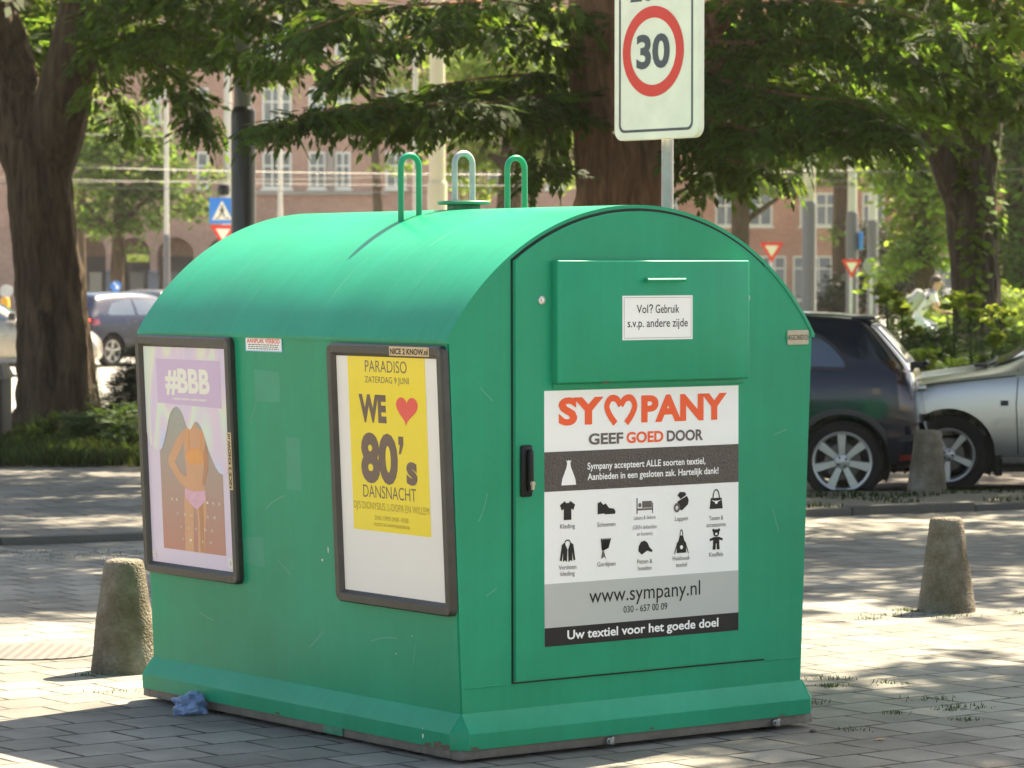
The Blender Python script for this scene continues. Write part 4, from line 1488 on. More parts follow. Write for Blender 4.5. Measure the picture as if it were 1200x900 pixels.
def ragged_flute(seed, amp=.10, k=5):
    ph = [random.uniform(0, 6.28) for _ in range(4)]
    def f(th, t):
        return 1 + amp * (.6 * math.sin(k * th + ph[0] + 1.2 * t) + .4 * math.sin((2 * k + 1) * th + ph[1] - 2 * t) + .35 * math.sin(2 * th + ph[2]) + .25 * math.sin(17 * th + ph[3] + 4 * math.sin(9 * t)))
    return f


def limb(bm, pts, radii, seed, n=28, amp=.09, m=22):
    k = len(pts)
    sp = spline([tuple(p) + (r_,) for p, r_ in zip(pts, radii)], m)
    P = [Vector(s[:3]) for s in sp]; rr = [max(.006, s[3]) for s in sp]
    for p in P: p += Vector((noise.noise(p * .9), noise.noise(p * .9 + Vector((5, 5, 5))), 0)) * rr[0] * .12
    if radii[0] > .13 and n > 20:       # bark in the round: ridges, cracks and burls
        sp = spline([tuple(p) + (r_,) for p, r_ in zip(P, rr)], 110)
        P = [Vector(s_[:3]) for s_ in sp]; rr = [s_[3] for s_ in sp]
        rings = tube(bm, P, rr, 84, flute=ragged_flute(seed, amp))
        for i, ring in enumerate(rings):
            for v in ring:
                d = v.co - P[i]
                if d.length < 1e-4: continue
                d.normalize()
                q = Vector((d.x * rr[i] * 15, d.y * rr[i] * 15, v.co.z * 2.4 + seed))
                w_ = noise.noise(Vector((v.co.x * 3, v.co.y * 3, v.co.z * 1.5 + seed)))
                ridge = 1 - 2 * abs(noise.noise(q + Vector((w_ * 2, w_ * 2, 0))))
                burl = max(0, noise.noise(v.co * 2.3 + Vector((seed, 0, 0))) - .25)
                v.co += d * (.020 * ridge + .012 * noise.noise(q * 2.3) + .05 * burl)
    else:
        tube(bm, P, rr, n, flute=ragged_flute(seed, amp))


M['leaf'] = leafmat('wingnut_leaf', (.023, .046, .009), (.14, .235, .026), .42)
M['catkin'] = leafmat('catkin', (.10, .14, .035), (.16, .22, .05), .35)
M['leaf_ivy'] = leafmat('ivy_leaf', (.07, .125, .022), (.20, .30, .04), .45)  # lighter green of the ivy leaves
M['leaf_dark'] = leafmat('dark_leaf', (.018, .034, .014), (.03, .05, .012), .25)
M['bark'] = barkmat('bark', (.075, .048, .028), (.145, .098, .058))
M['bark_red'] = barkmat('reddish_bark', (.24, .120, .062), (.38, .21, .12))
M['bark_ivy'] = barkmat('grey_bark', (.075, .062, .045), (.14, .12, .085))

g = np.random.default_rng(11)


def pth(*pts): return [tuple(at(px, py, d)) for px, py, d in pts]


def big_tree(name, label, base, limbs, boughs, lobes, ncrown, bark, seed, leafm=None, ncat=120, extra=None):
    g = np.random.default_rng(seed)
    base = Vector(base)
    t = thing(name, label, 'tree', base)
    bm = bmesh.new()
    for i, (pts, radii) in enumerate(limbs):
        limb(bm, [Vector(p) - base for p in pts], radii, seed + i, 36 if radii[0] > .2 else 10, .085 if radii[0] > .2 else .05, 30)
    P, Dr = [], []
    for bo in boughs:
        path, kw = bo
        p_, d_ = bough_leaves(path, g, **kw)
        P += p_; Dr += d_
        pts = [Vector(q) - base for q in path]
        tube(bm, pts, [max(.005, .020 * (1 - .85 * i / (len(pts) - 1))) for i in range(len(pts))], 7)
    build('trunk', bm, bark, t, 60)
    Q = []
    b_ = np.array(base)
    if P:
        P = np.array(P); Dr = np.array(Dr)
        Q.append(orient(TPL_NEAR, P - b_, Dr, g.uniform(-.7, .7, len(P)), g.uniform(.7, 1.15, len(P))))
    if lobes:
        C = lobes_points(lobes, ncrown, .65, seed)
        Q.append(orient(TPL_FAR, C - b_, droop_dirs(len(C), g, (-.8, .15)), g.uniform(-.6, .6, len(C)), g.uniform(.8, 1.3, len(C))))
    nl = sum(len(q) for q in Q)
    if ncat and len(P): Q.append(catkins(P - b_, g, ncat))
    cr_ = mesh_quads('crown', np.concatenate(Q), [leafm or M['leaf'], M['catkin']], t)
    mi = np.zeros(len(cr_.data.polygons), np.int32); mi[nl:] = 1
    cr_.data.polygons.foreach_set("material_index", mi)
    return t


# -------- left tree: a thick forked trunk on the grass bed
dL = 34.0
LB = at(70, 330, dL); LB.z = .0
big_tree('wingnut_tree', 'massive dark forked tree on the grass bed, at the left edge', (LB.x, dL, 0),
    [(pth((66, 540, dL), (68, 500, dL), (70, 470, dL), (64, 400, dL), (54, 300, dL), (45, 215, dL), (42, 165, dL), (44, 110, dL)), [.54, .49, .42, .375, .335, .325, .31, .06]),
     (pth((58, 215, dL), (66, 160, dL - .1), (80, 95, dL - .2), (96, 20, dL - .3), (108, -60, dL - .2), (130, -200, dL)), [.20, .30, .285, .25, .23, .18]),
     (pth((38, 215, dL), (26, 150, dL + .1), (10, 80, dL + .3), (-8, 0, dL + .5), (-30, -120, dL + 1)), [.22, .30, .28, .24, .2])],
    [(pth((122, 50, dL - .3), (150, 40, 33), (215, 38, 31.5), (275, 62, 30.5), (330, 70, 30)), dict(dens=1.3, blen=.8)),
     (pth((120, 50, dL - .4), (160, 60, 32.5), (200, 85, 31.5), (228, 115, 31), (238, 146, 30.8)), dict(dens=1.3, blen=.42, drop=.5)),
     (pth((115, 75, dL - .4), (122, 95, 33.2), (138, 122, 32.8), (150, 150, 32.6)), dict(dens=1.2, blen=.45, drop=.5)),
     (pth((128, 0, dL - .3), (180, -5, 32), (260, 5, 30.5), (345, 35, 29.6)), dict(dens=1.2, blen=.9)),
     (pth((122, 10, dL - .3), (170, 30, 34), (230, 40, 34), (300, 60, 33.5)), dict(dens=1.3, blen=.7)),
     (pth((108, -40, dL), (220, -45, 32), (330, -20, 30), (400, 20, 29)), dict(dens=1.1, blen=.95)),
     (pth((20, 60, dL + .6), (30, 20, 36), (60, 10, 37.5), (110, 10, 38)), dict(dens=2.0, blen=1.0)),
     (pth((10, 90, dL + .6), (20, 40, 36), (60, 50, 37.5), (110, 60, 38)), dict(dens=2.0, blen=.9)),
     (pth((0, 40, dL + .4), (-20, 20, 35), (-40, 40, 34.5), (-60, 90, 34.5)), dict(dens=1.0, blen=.8))],
    [((LB.x - 1.0, 35, 8.2), (5.5, 5.0, 3.6)), ((LB.x + 2.5, 31.8, 7.2), (3.2, 2.6, 2.4)), ((LB.x, 36.0, 5.2), (2.2, 1.6, 1.2), 6)], 3600, M['bark'], 21, None, 90)

# -------- middle tree behind the sign
dM = 27.5
MB_ = at(724, 330, dM)
big_tree('wingnut_tree', 'tall reddish brown tree trunk behind the 30 sign, its boughs hanging over the container', (MB_.x, dM, 0),
    [(pth((726, 575, dM), (726, 500, dM), (727, 350, dM), (727, 240, dM), (722, 160, dM), (716, 60, dM), (712, -40, dM), (700, -300, dM)), [.52, .44, .36, .345, .335, .32, .30, .2]),
     (pth((752, 330, dM - .1), (758, 245, dM - .15), (766, 180, dM - .1), (776, 120, dM), (800, 70, dM), (850, 10, dM - .4), (900, -60, dM - 1)), [.16, .17, .165, .15, .14, .12, .1]),
     (pth((770, 130, dM), (815, 95, dM - .3), (850, 70, dM - .6), (900, 40, dM - 1.2)), [.12, .12, .09, .05])],
    [(pth((650, 110, 27.6), (625, 114, 27.0), (560, 122, 25.6), (470, 122, 24.9), (390, 128, 24.4), (316, 145, 24)), dict(dens=1.7, blen=.56, drop=.15)),
     (pth((648, 115, 27.6), (630, 122, 27.1), (580, 132, 26.2), (500, 132, 25.6), (440, 140, 25.3)), dict(dens=1.6, blen=.5, drop=.25)),
     (pth((658, 60, 27.4), (600, 36, 26.6), (530, 30, 25.8), (450, 52, 25.2), (405, 78, 24.9)), dict(dens=1.5, blen=.5)),
     (pth((640, 10, 27.4), (590, 0, 26.4), (500, 5, 25), (420, 15, 24.2), (345, 40, 23.8)), dict(dens=.85, blen=.8)),
     (pth((645, 90, 27.8), (615, 88, 27.4), (560, 92, 26.6), (510, 100, 26.3)), dict(dens=1.6, blen=.5)),
     (pth((650, 118, 27.9), (645, 145, 27.7), (640, 175, 26.7), (634, 195, 26.6)), dict(dens=1.2, blen=.45, drop=.7)),
     (pth((800, 70, dM - .2), (850, 95, 26.5), (920, 110, 25.6), (1000, 120, 24.9), (1060, 150, 24.5)), dict(dens=1.4, blen=.85)),
     (pth((790, 110, dM - .2), (830, 140, 26.8), (890, 155, 26), (960, 152, 25.2), (1030, 160, 24.8)), dict(dens=1.4, blen=.65, drop=.3)),
     (pth((785, 140, dM - .2), (820, 170, 27), (860, 190, 26.6), (920, 195, 26.2)), dict(dens=1.5, blen=.5, drop=.4)),
     (pth((820, 50, dM - .4), (900, 50, 26.3), (990, 50, 25.4), (1075, 75, 24.8)), dict(dens=1.1, blen=.85)),
     (pth((850, 10, dM - .5), (940, 0, 26), (1040, 10, 25), (1130, 40, 24.2)), dict(dens=1.0, blen=.9)),
     (pth((800, 60, dM), (870, 80, 28.4), (950, 85, 29.2), (1020, 110, 29.8)), dict(dens=1.5, blen=.9)),
     (pth((800, 100, dM), (860, 130, 28.3), (930, 140, 29), (1000, 150, 29.6)), dict(dens=1.5, blen=.8)),
     (pth((840, 20, dM - .2), (880, 25, 27.8), (960, 30, 28.4), (1060, 30, 29.4)), dict(dens=1.5, blen=.9))],
    [((MB_.x - .5, 28.5, 8.4), (4.8, 4.6, 3.4), 180), ((MB_.x + 4.6, 26.2, 7.6), (3.8, 3.4, 2.4), 150), ((MB_.x - 3.2, 27.2, 7.0), (3.4, 2.8, 2.0), 70), ((MB_.x + 5.6, 22.9, 8.2), (3.2, 1.9, 1.3), 75), ((8.6, 29.6, 8.0), (3.2, 2.0, 1.2), 120), ((MB_.x + .5, 22.5, 8.0), (1.9, 1.9, 1.0), 85), ((MB_.x + 3.2, 32.5, 5.3), (3.6, 1.4, .8), 60), ((MB_.x - 3.4, 33, 5.6), (2.4, 1.2, .7), 14),
     ((MB_.x + 4.0, 29.6, 4.6), (2.6, 1.6, .9), 30)], 11600, M['bark_red'], 33, None, 150)

# -------- right tree with ivy
dR = 40.0
RB = at(1140, 330, dR)
tr = big_tree('wingnut_tree', 'ivy-clad brown tree trunk behind the hedge at the right', (RB.x, dR, 0),
    [(pth((1150, 490, dR), (1150, 420, dR), (1147, 370, dR), (1142, 300, dR), (1138, 240, dR), (1132, 180, dR), (1120, 110, dR), (1110, 40, dR), (1100, -80, dR)), [.46, .36, .27, .27, .28, .30, .28, .24, .2]),
     (pth((1128, 270, dR), (1112, 215, dR - .2), (1098, 170, dR - .3), (1080, 120, dR - .4), (1060, 60, dR - .5)), [.10, .15, .16, .14, .1]),
     (pth((1150, 230, dR), (1156, 170, dR), (1162, 110, dR), (1180, 40, dR)), [.14, .17, .15, .1])],
    [(pth((1100, 60, dR - .4), (1060, 60, 38.5), (1000, 80, 37), (950, 110, 36)), dict(dens=1.5, blen=1.2)),
     (pth((1110, 100, dR - .4), (1070, 115, 38.8), (1030, 130, 38), (1000, 160, 37.6)), dict(dens=1.4, blen=1.0)),
     (pth((1150, 70, dR), (1175, 85, 38.8), (1205, 105, 38), (1235, 130, 37.5)), dict(dens=1.4, blen=.9, drop=.5)),
     (pth((1140, 20, dR), (1170, 25, 38), (1210, 30, 36.5), (1260, 40, 35.5)), dict(dens=1.4, blen=1.1)),
     (pth((1110, 10, dR), (1070, 10, 38), (1020, 15, 36.5), (960, 30, 35)), dict(dens=1.5, blen=1.2)),
     (pth((1110, 50, dR), (1120, 65, 38.4), (1110, 85, 37.2), (1080, 110, 36.4)), dict(dens=1.5, blen=1.0)),
     (pth((1120, 80, dR), (1140, 95, 38.8), (1120, 115, 38), (1100, 135, 37.6)), dict(dens=1.4, blen=.8))],
    [((RB.x, 40, 9.2), (5.6, 5.0, 3.8)), ((RB.x + 1.5, 35.5, 7.6), (3.6, 3.0, 2.4))], 3400, M['bark_ivy'], 45, None, 60)
# ivy leaves on its trunk
n = 650
th = g.uniform(-2.2, 1.0, n); zz = g.uniform(.3, 3.9, n)
rr_ = .30 + .07 * g.random(n)
cxy = np.stack([np.interp(zz, [.3, 1.6, 2.5, 3.9], [at(1148, 330, dR).x - RB.x, at(1143, 330, dR).x - RB.x, at(1138, 330, dR).x - RB.x, at(1125, 330, dR).x - RB.x]), np.zeros(n)], 1)
pat = np.array([noise.noise(Vector((t_ * 1.1, z_ * .9, 4))) for t_, z_ in zip(th, zz)])
keep = pat > -.02
P = np.stack([cxy[:, 0] + rr_ * np.cos(th) * 1.0, rr_ * np.sin(th), zz], 1)[keep]
Dv = np.stack([np.cos(th), np.sin(th), g.uniform(-1.2, -.2, n)], 1)[keep]
mesh_quads('ivy', orient(leaf_single(.13, .11), P, Dv, g.uniform(-.5, .5, len(P)), g.uniform(.6, 1.2, len(P))), M['leaf_ivy'], tr)

# -------- a tree added out of view at the right to dapple the paving
big_tree('wingnut_tree', 'unseen leafy tree added right of the paving to dapple the tiles', (9.2, 20.5, 0),
    [([(9.2, 20.5, -.3), (9.2, 20.5, 2), (9.0, 20.3, 4.5), (8.6, 20, 7)], [.45, .36, .32, .2]),
     ([(9.0, 20.3, 4.2), (8, 19, 5.4), (6.5, 17.6, 6.6)], [.2, .14, .05])],
    [], [((6.9, 16.7, 8.0), (2.9, 1.9, 1.0), 80), ((10.2, 21, 9), (3.4, 4, 2), 50), ((9.0, 17.5, 8.2), (2.4, 2.2, 1.0), 20)], 4600, M['bark'], 57, None, 0)
# ------------------------------------------------------------------ ground plants
def clump(name, label, cat, base, lobes, n, tpl, m, seed, down=(-.2, 1.0), group=None, stems=0, clump_=.22):
    g = np.random.default_rng(seed)
    base = Vector(base)
    t = thing(name, label, cat, base, 0, group)
    C = lobes_points(lobes, n, clump_, seed)
    C[:, 2] = np.maximum(C[:, 2], .03)
    mesh_quads('foliage', orient(tpl, C, droop_dirs(len(C), g, down), g.uniform(-.8, .8, len(C)), g.uniform(.6, 1.3, len(C))), m, t)
    if stems:
        bm = bmesh.new()
        for k in range(stems):
            l = lobes[g.integers(len(lobes))]
            e = Vector((l[0][0] + g.normal() * l[1][0] * .4, l[0][1] + g.normal() * l[1][1] * .4, l[0][2] + l[1][2] * .4))
            b0 = Vector((e.x * .4, e.y * .4, 0))
            tube(bm, [b0, b0.lerp(e, .5) + Vector((g.normal() * .04, g.normal() * .04, .03)), e], [.014, .010, .004], 5)
        build('stems', bm, M['bark'], t, 60)
    return t


M['leaf_hedge'] = leafmat('hedge_leaf', (.036, .066, .022), (.07, .12, .02), .3)
M['leaf_spurge'] = leafmat('spurge_flower', (.20, .28, .04), (.32, .40, .05), .4)
M['leaf_yew'] = leafmat('yew_needles', (.014, .026, .010), (.02, .04, .008), .2)
M['grass'] = leafmat('grass_blades', (.020, .036, .009), (.05, .075, .012), .3)
M['leaf_bg'] = leafmat('far_leaf', (.055, .10, .022), (.16, .25, .04), .42)
M['leaf_bg_y'] = leafmat('far_bright_leaf', (.12, .19, .03), (.28, .38, .05), .45)

# grass bed: one carpet of blades
def blades(n, fn, seed, hmin, hmax, w_=.012):
    g = np.random.default_rng(seed)
    P = fn(g, n)
    n = len(P)
    h = g.uniform(hmin, hmax, n)
    a = g.uniform(0, 6.28, n); lean = g.uniform(.1, .7, n)
    dx = np.stack([np.cos(a), np.sin(a), np.zeros(n)], 1)
    sx = np.stack([-np.sin(a), np.cos(a), np.zeros(n)], 1) * w_
    up = np.array([0, 0, 1.0])
    mid = P + dx * (lean * h * .3)[:, None] + up * (h * .6)[:, None]
    tip = P + dx * (lean * h)[:, None] + up * h[:, None]
    return np.stack([P - sx, P + sx, mid + sx * .7, tip], 1)


def bed_pts(g, n):
    x = g.uniform(-9, 1.2, n); y = g.uniform(27.25, 36.8, n)
    y = 27.25 + (y - 27.25) * g.random(n) ** .4
    return np.stack([x, y, np.full(n, .055)], 1)


o = mesh_quads('grass', blades(42000, bed_pts, 5, .04, .15), M['grass'])
tag(o, 'dark shaded grass growing around the big left trunk', 'grass', None, 'stuff')


def strip_pts(g, n):
    t_ = g.uniform(0, 1, n)
    x = g.uniform(1.75, 8, n)
    y = 23.2 + (x - 1.7) * .15 + g.uniform(-1.0, .75, n)
    nz = np.array([noise.noise(Vector((a * 1.4, b * 1.8, 2))) for a, b in zip(x, y)])
    k = nz > .12
    return np.stack([x, y, np.full(n, .047)], 1)[k]


o = mesh_quads('verge_grass', blades(5000, strip_pts, 6, .012, .045, .007), M['grass'])
tag(o, 'patchy grass on the trodden verge before the parked cars', 'grass', None, 'stuff')


def tuft_pts(g, n):
    spots = [(973, 806, .03, 90), (958, 826, .03, 30), (1110, 834, .03, 30), (1128, 846, .03, 40), (1000, 858, .03, 24), (1063, 717, .04, 70), (1072, 717, .03, 50),
             (970, 797, .05, 60), (1045, 803, .04, 40), (1095, 821, .05, 50), (1133, 831, .04, 50), (1045, 838, .03, 30), (1110, 724, .07, 60), (1195, 720, .04, 40), (60, 636, .12, 80), (155, 627, .12, 80),
             (20, 650, .2, 60), (105, 653, .2, 60), (128, 650, .15, 60), (103, 793, .03, 30), (135, 812, .05, 30), (1040, 722, .05, 40), (1015, 727, .05, 40)]
    out = []
    for px, py, r_, k in spots:
        c = onground(px, py)
        q = g.normal(size=(k, 3)) * np.array([r_, r_ * .7, 0]); q += np.array([c.x, c.y, 0])
        out.append(q)
    return np.concatenate(out)


o = mesh_quads('joint_weeds', blades(0, lambda g, n: tuft_pts(g, n), 8, .004, .020, .0022), M['leaf_hedge'])
tag(o, 'small grass weeds sprouting from the paving joints', 'grass', None, 'stuff')

# shrubs left of the container
clump('yew_shrub', 'dark feathery shrub right of the left trunk, beside the container', 'shrub', (gx(168, 31), 31, .05), [((0, 0, .45), (.28, .25, .38)), ((.05, 0, .80), (.14, .14, .22)), ((-.12, .1, .25), (.3, .3, .25))], 2600, leaf_pinnate(7, .16, .05, .010), M['leaf_yew'], 71, (-.3, .9), None, 10, .07)
clump('leafy_shrub', 'low bright green leafy shrub at the foot of the left trunk', 'shrub', (gx(118, 30.5), 30.5, .05), [((0, 0, .16), (.32, .2, .18)), ((.3, .1, .2), (.2, .2, .16))], 1100, leaf_pinnate(5, .14, .05, .018), M['leaf_hedge'], 72, (-.3, .8), None, 6, .08)
clump('leafy_shrub', 'low green shrub in the grass against the container side', 'shrub', (gx(160, 29.5), 29.5, .05), [((0, 0, .14), (.28, .25, .16)), ((-.1, .2, .28), (.2, .2, .16))], 1000, leaf_pinnate(5, .13, .05, .018), M['leaf_hedge'], 73, (-.3, .8), None, 6, .08)
clump('leafy_shrub', 'small dim shrub among the weeds, directly before the left trunk', 'shrub', (gx(70, 31), 31, .05), [((0, 0, .16), (.25, .2, .2))], 600, leaf_pinnate(5, .13, .045, .016), M['leaf'], 74, (-.3, .8), None, 5, .08)
# tall weeds
for i, (px, d, h) in enumerate(((96, 32, .5), (112, 33, .75), (124, 34, .85), (131, 34.5, .7), (60, 31.5, .35), (40, 32, .4), (142, 33.5, .55))):
    g = np.random.default_rng(90 + i)
    lb = ['thin tall weed by the right side of the left trunk', 'tall feathery weed standing against the sunny street', 'tallest feathery weed against the sunny street', 'feathery weed between the trunk and the dark shrub', 'short weed before the left trunk', 'short weed at the left foot of the trunk', 'thin weed beside the dark feathery shrub'][i]
    t = thing('tall_weed', lb, 'weed', (gx(px, d), d, .05), 0, 'weeds around the left trunk')
    bm = bmesh.new()
    top = Vector((g.normal() * .06, 0, h))
    tube(bm, [(0, 0, 0), top * .5 + Vector((.02, 0, 0)), top], [.006, .005, .002], 5)
    build('stem', bm, M['leaf_hedge'], t)
    k = int(26 * h / .5)
    s = g.uniform(.15, 1, k)
    P = np.array(top)[None] * s[:, None]
    mesh_quads('leaves', orient(leaf_pinnate(4, .13, .05, .012), P, droop_dirs(k, g, (.0, .8)), g.uniform(-.6, .6, k), (1.2 - .8 * s)), M['leaf_hedge'], t)

# hedge of spurge and shrubs behind the parked cars: every plant on its own
hx = [(1035, 33.0, 0.84, 'first shrub of the hedge, right above the dark hatchback'), (1062, 34.5, 1.05, 'hedge shrub between the dark hatchback and the cyclist'), (1092, 33.2, 0.88, 'hedge shrub under the cyclist'),
      (1122, 32.6, 0.82, 'hedge shrub just left of the ivy trunk'), (1152, 33.4, 0.88, 'hedge shrub in front of the ivy trunk'), (1184, 34.0, 1.01, 'tall hedge shrub right of the ivy trunk'), (1215, 33, 0.97, 'hedge shrub at the right edge of the picture'),
      (1005, 34.0, 0.80, 'hedge shrub mostly hidden by the dark hatchback'), (1078, 31.6, 0.67, 'low front shrub above the gap between the cars'), (1135, 31.2, 0.66, 'low front shrub above the silver bonnet'), (1195, 31.5, 0.71, 'low front shrub above the silver windscreen'),
      (975, 34.5, 0.84, 'hedge shrub beside the grey masts, over the hatchback roof')]
for i, (px, d, h, lb) in enumerate(hx):
    clump('hedge_shrub', lb, 'shrub', (gx(px, d), d, .02), [((0, 0, h * .45), (.56, .45, h * .48)), ((.15, .1, h * .72), (.34, .3, h * .28)), ((-.25, -.1, h * .6), (.34, .3, h * .3))], 3600, leaf_pinnate(5, .15, .085, .020), M['leaf_hedge'], 110 + i, (-.3, 1.1), 'shrubs of the hedge behind the cars', 14, .10)
fl = [(1039, 347, 31.5, .13, 'yellow-green spurge head standing tallest, left of the cyclist'), (1057, 362, 33, .10, 'yellow-green spurge head half sunk in the hedge near the masts'), (1137, 360, 31.5, .155, 'round yellow-green spurge head before the ivy trunk'), (1078, 422, 30.3, .16, 'low round yellow-green spurge head just above the cars'),
      (1117, 355, 33, .12, 'yellow-green spurge head right of the cyclist'), (1066, 384, 33.5, .11, 'yellow-green spurge head low at the left of the cyclist'), (1172, 372, 32.5, .15, 'yellow-green spurge head right of the ivy trunk'), (1163, 395, 31, .10, 'small spurge head low before the ivy trunk')]
for i, (px, py, d, r_, lb) in enumerate(fl):
    p = at(px, py, d)
    g = np.random.default_rng(140 + i)
    t = thing('spurge_plant', lb, 'flower', (p.x, d, .02), 0, 'spurge flowers in the hedge')
    zc = p.z - .02
    C = lobes_points([((0, 0, zc), (r_, r_, r_ * .85))], 420, r_ * .28, 140 + i)
    mesh_quads('flower_head', orient(leaf_single(.055, .05), C, droop_dirs(len(C), g, (.0, 1.5)), g.uniform(-.8, .8, len(C)), g.uniform(.6, 1.2, len(C))), M['leaf_spurge'], t)
    bm = bmesh.new()
    tube(bm, [(0, 0, 0), (.02, 0, zc * .5), (0, 0, zc)], [.016, .014, .010], 6)
    build('stem', bm, M['leaf_hedge'], t)
    k = 120
    s = g.uniform(.35, .93, k)
    P = np.stack([np.zeros(k), np.zeros(k), s * zc], 1)
    mesh_quads('leaves', orient(leaf_single(.15, .022), P, droop_dirs(k, g, (-.2, .7)), g.uniform(-.8, .8, k), g.uniform(.7, 1.2, k)), M['leaf_hedge'], t)


# ------------------------------------------------------------------ trees further off
def far_tree(name, label, px, d, trunk_r, limbs_, lobes, n, size, m, seed, bark=None, group='street trees across the road', pin=False):
    g = np.random.default_rng(seed)
    b = at(px, 330, d)
    t = thing(name, label, 'tree', (b.x, d, -.06), 0, group)
    bm = bmesh.new()
    for pts, radii in limbs_:
        P = [at(*(q[:2]), d) - Vector((b.x, d, -.06)) if len(q) == 2 else Vector(q) for q in pts]
        limb(bm, P, radii, seed, 14, .06, 12)
    build('trunk', bm, bark or M['bark'], t, 60)
    L2 = []
    for (x, y, rx, ry) in [l[:4] for l in lobes]:
        c = at(x, y, d)
        s_ = d / FPX
        L2.append(((c.x - b.x, 0, c.z + .06), (rx * s_, (rx + ry) * .5 * s_, ry * s_)))
    C = lobes_points(L2, n, .45, seed)
    mesh_quads('crown', orient(leaf_single(size, size * .5), C, droop_dirs(len(C), g, (-.9, .4)), g.uniform(-.9, .9, len(C)), g.uniform(.6, 1.3, len(C))), m, t)
    return t


far_tree('street_tree', 'slender street tree with a layered crown in front of the brick arches', 137, 92, .2, [([(138, 372), (137, 320), (139, 270), (140, 200), (138, 140)], [.22, .19, .17, .12, .06]), ([(139, 270), (165, 240), (200, 220)], [.09, .07, .03]), ([(139, 280), (110, 250), (90, 230)], [.09, .07, .03])],
    [(150, 195, 75, 45), (185, 245, 60, 22), (120, 250, 45, 25), (215, 210, 50, 25), (240, 268, 25, 10), (170, 285, 30, 12), (140, 150, 60, 40)], 5200, .26, M['leaf_bg'], 201)
far_tree('street_tree', 'sunlit yellow-green tree behind the left trunk', 95, 112, .2, [([(95, 372), (95, 250), (97, 180)], [.2, .15, .06])], [(100, 190, 42, 45), (112, 160, 30, 30), (85, 240, 30, 25), (60, 120, 60, 60)], 3000, .30, M['leaf_bg_y'], 202)
far_tree('street_tree', 'bright green street tree seen between the lifting loops', 597, 84, .3, [([(596, 380), (595, 300), (597, 220), (600, 150), (596, 80)], [.36, .33, .30, .24, .1]), ([(597, 200), (560, 170), (520, 150)], [.14, .1, .04]), ([(598, 190), (640, 150), (665, 130)], [.14, .1, .04])],
    [(590, 150, 80, 48), (560, 205, 45, 28), (640, 205, 38, 28), (600, 60, 90, 55), (650, 130, 55, 50)], 6000, .27, M['leaf_bg_y'], 203)
far_tree('street_tree', 'pale green tree before the brick facade, left of the cream mast', 440, 118, .2, [([(446, 372), (445, 280), (440, 180), (436, 60)], [.22, .2, .14, .06])], [(440, 90, 50, 30), (425, 135, 38, 16), (480, 130, 42, 40), (470, 195, 34, 26), (530, 60, 60, 50), (450, 40, 60, 40)], 4200, .30, M['leaf_bg_y'], 204)
far_tree('street_tree', 'dark street tree with a side limb just over the container roof edge at the right', 868, 78, .25, [([(866, 400), (867, 300), (869, 220), (872, 150)], [.26, .22, .20, .1]), ([(870, 262), (892, 246), (912, 232)], [.09, .07, .04])],
    [(850, 205, 45, 18), (905, 215, 40, 20), (880, 160, 80, 40), (820, 225, 25, 12)], 3600, .24, M['leaf_bg'], 205)
far_tree('street_tree', 'leafy tree behind the middle mast', 985, 92, .2, [([(985, 390), (985, 300), (986, 220), (985, 150)], [.26, .24, .22, .1])], [(975, 190, 55, 26), (1000, 150, 50, 50), (975, 265, 14, 20), (930, 195, 35, 20)], 3400, .27, M['leaf_bg'], 206)
far_tree('street_tree', 'big light green tree with sweeping boughs left of the ivy trunk', 1086, 70, .3, [([(1084, 400), (1084, 320), (1080, 240), (1075, 160)], [.25, .22, .18, .1])], [(1085, 240, 45, 50), (1060, 300, 40, 14), (1100, 290, 34, 24), (1045, 325, 22, 6), (1060, 195, 45, 40), (1090, 170, 50, 40)], 5200, .23, M['leaf_bg_y'], 207)
far_tree('street_tree', 'pale green tree mass right of the ivy trunk', 1190, 74, .3, [([(1192, 400), (1190, 280), (1188, 180)], [.3, .26, .16])], [(1195, 200, 36, 60), (1185, 280, 30, 40), (1200, 120, 45, 50), (1175, 330, 22, 18), (1215, 310, 30, 40)], 6200, .23, M['leaf_bg'], 208)
far_tree('conifer_bush', 'dark round evergreen behind the round sign back', 1045, 90, .12, [([(1045, 420), (1045, 330), (1045, 260)], [.1, .08, .03])], [(1045, 310, 40, 44), (1068, 335, 28, 30), (1025, 285, 22, 26), (1020, 345, 30, 26)], 6500, .15, M['leaf_yew'], 209, None, None)
far_tree('conifer_bush', 'small dark evergreen between the two left grey masts', 972, 90, .12, [([(972, 410), (972, 340)], [.08, .03])], [(972, 352, 22, 16), (970, 372, 30, 20), (985, 335, 10, 14)], 2400, .15, M['leaf_yew'], 210, None, None)
for i, (px, d, rx, ry, py, lb) in enumerate(((1085, 60, 50, 22, 362, 'sunlit bush behind the cyclist'), (1175, 58, 30, 20, 352, 'sunlit bush right of the ivy trunk'), (1120, 56, 26, 18, 378, 'sunlit bush beneath the ivy trunk'), (1205, 57, 26, 22, 372, 'sunlit bush at the right edge behind the hedge'))):
    d += 8
    c = at(px, py + 6, d)
    clump('garden_bush', lb, 'shrub', (c.x, d, 0), [((0, 0, max(.5, c.z)), (rx * d / FPX, .6, ry * d / FPX)), ((0, 0, .4), (rx * d / FPX, .6, .4))], 1800, leaf_single(.14, .07), M['leaf_bg_y'], 230 + i, (-.3, 1), 'sunlit bushes behind the hedge', 6, .2)


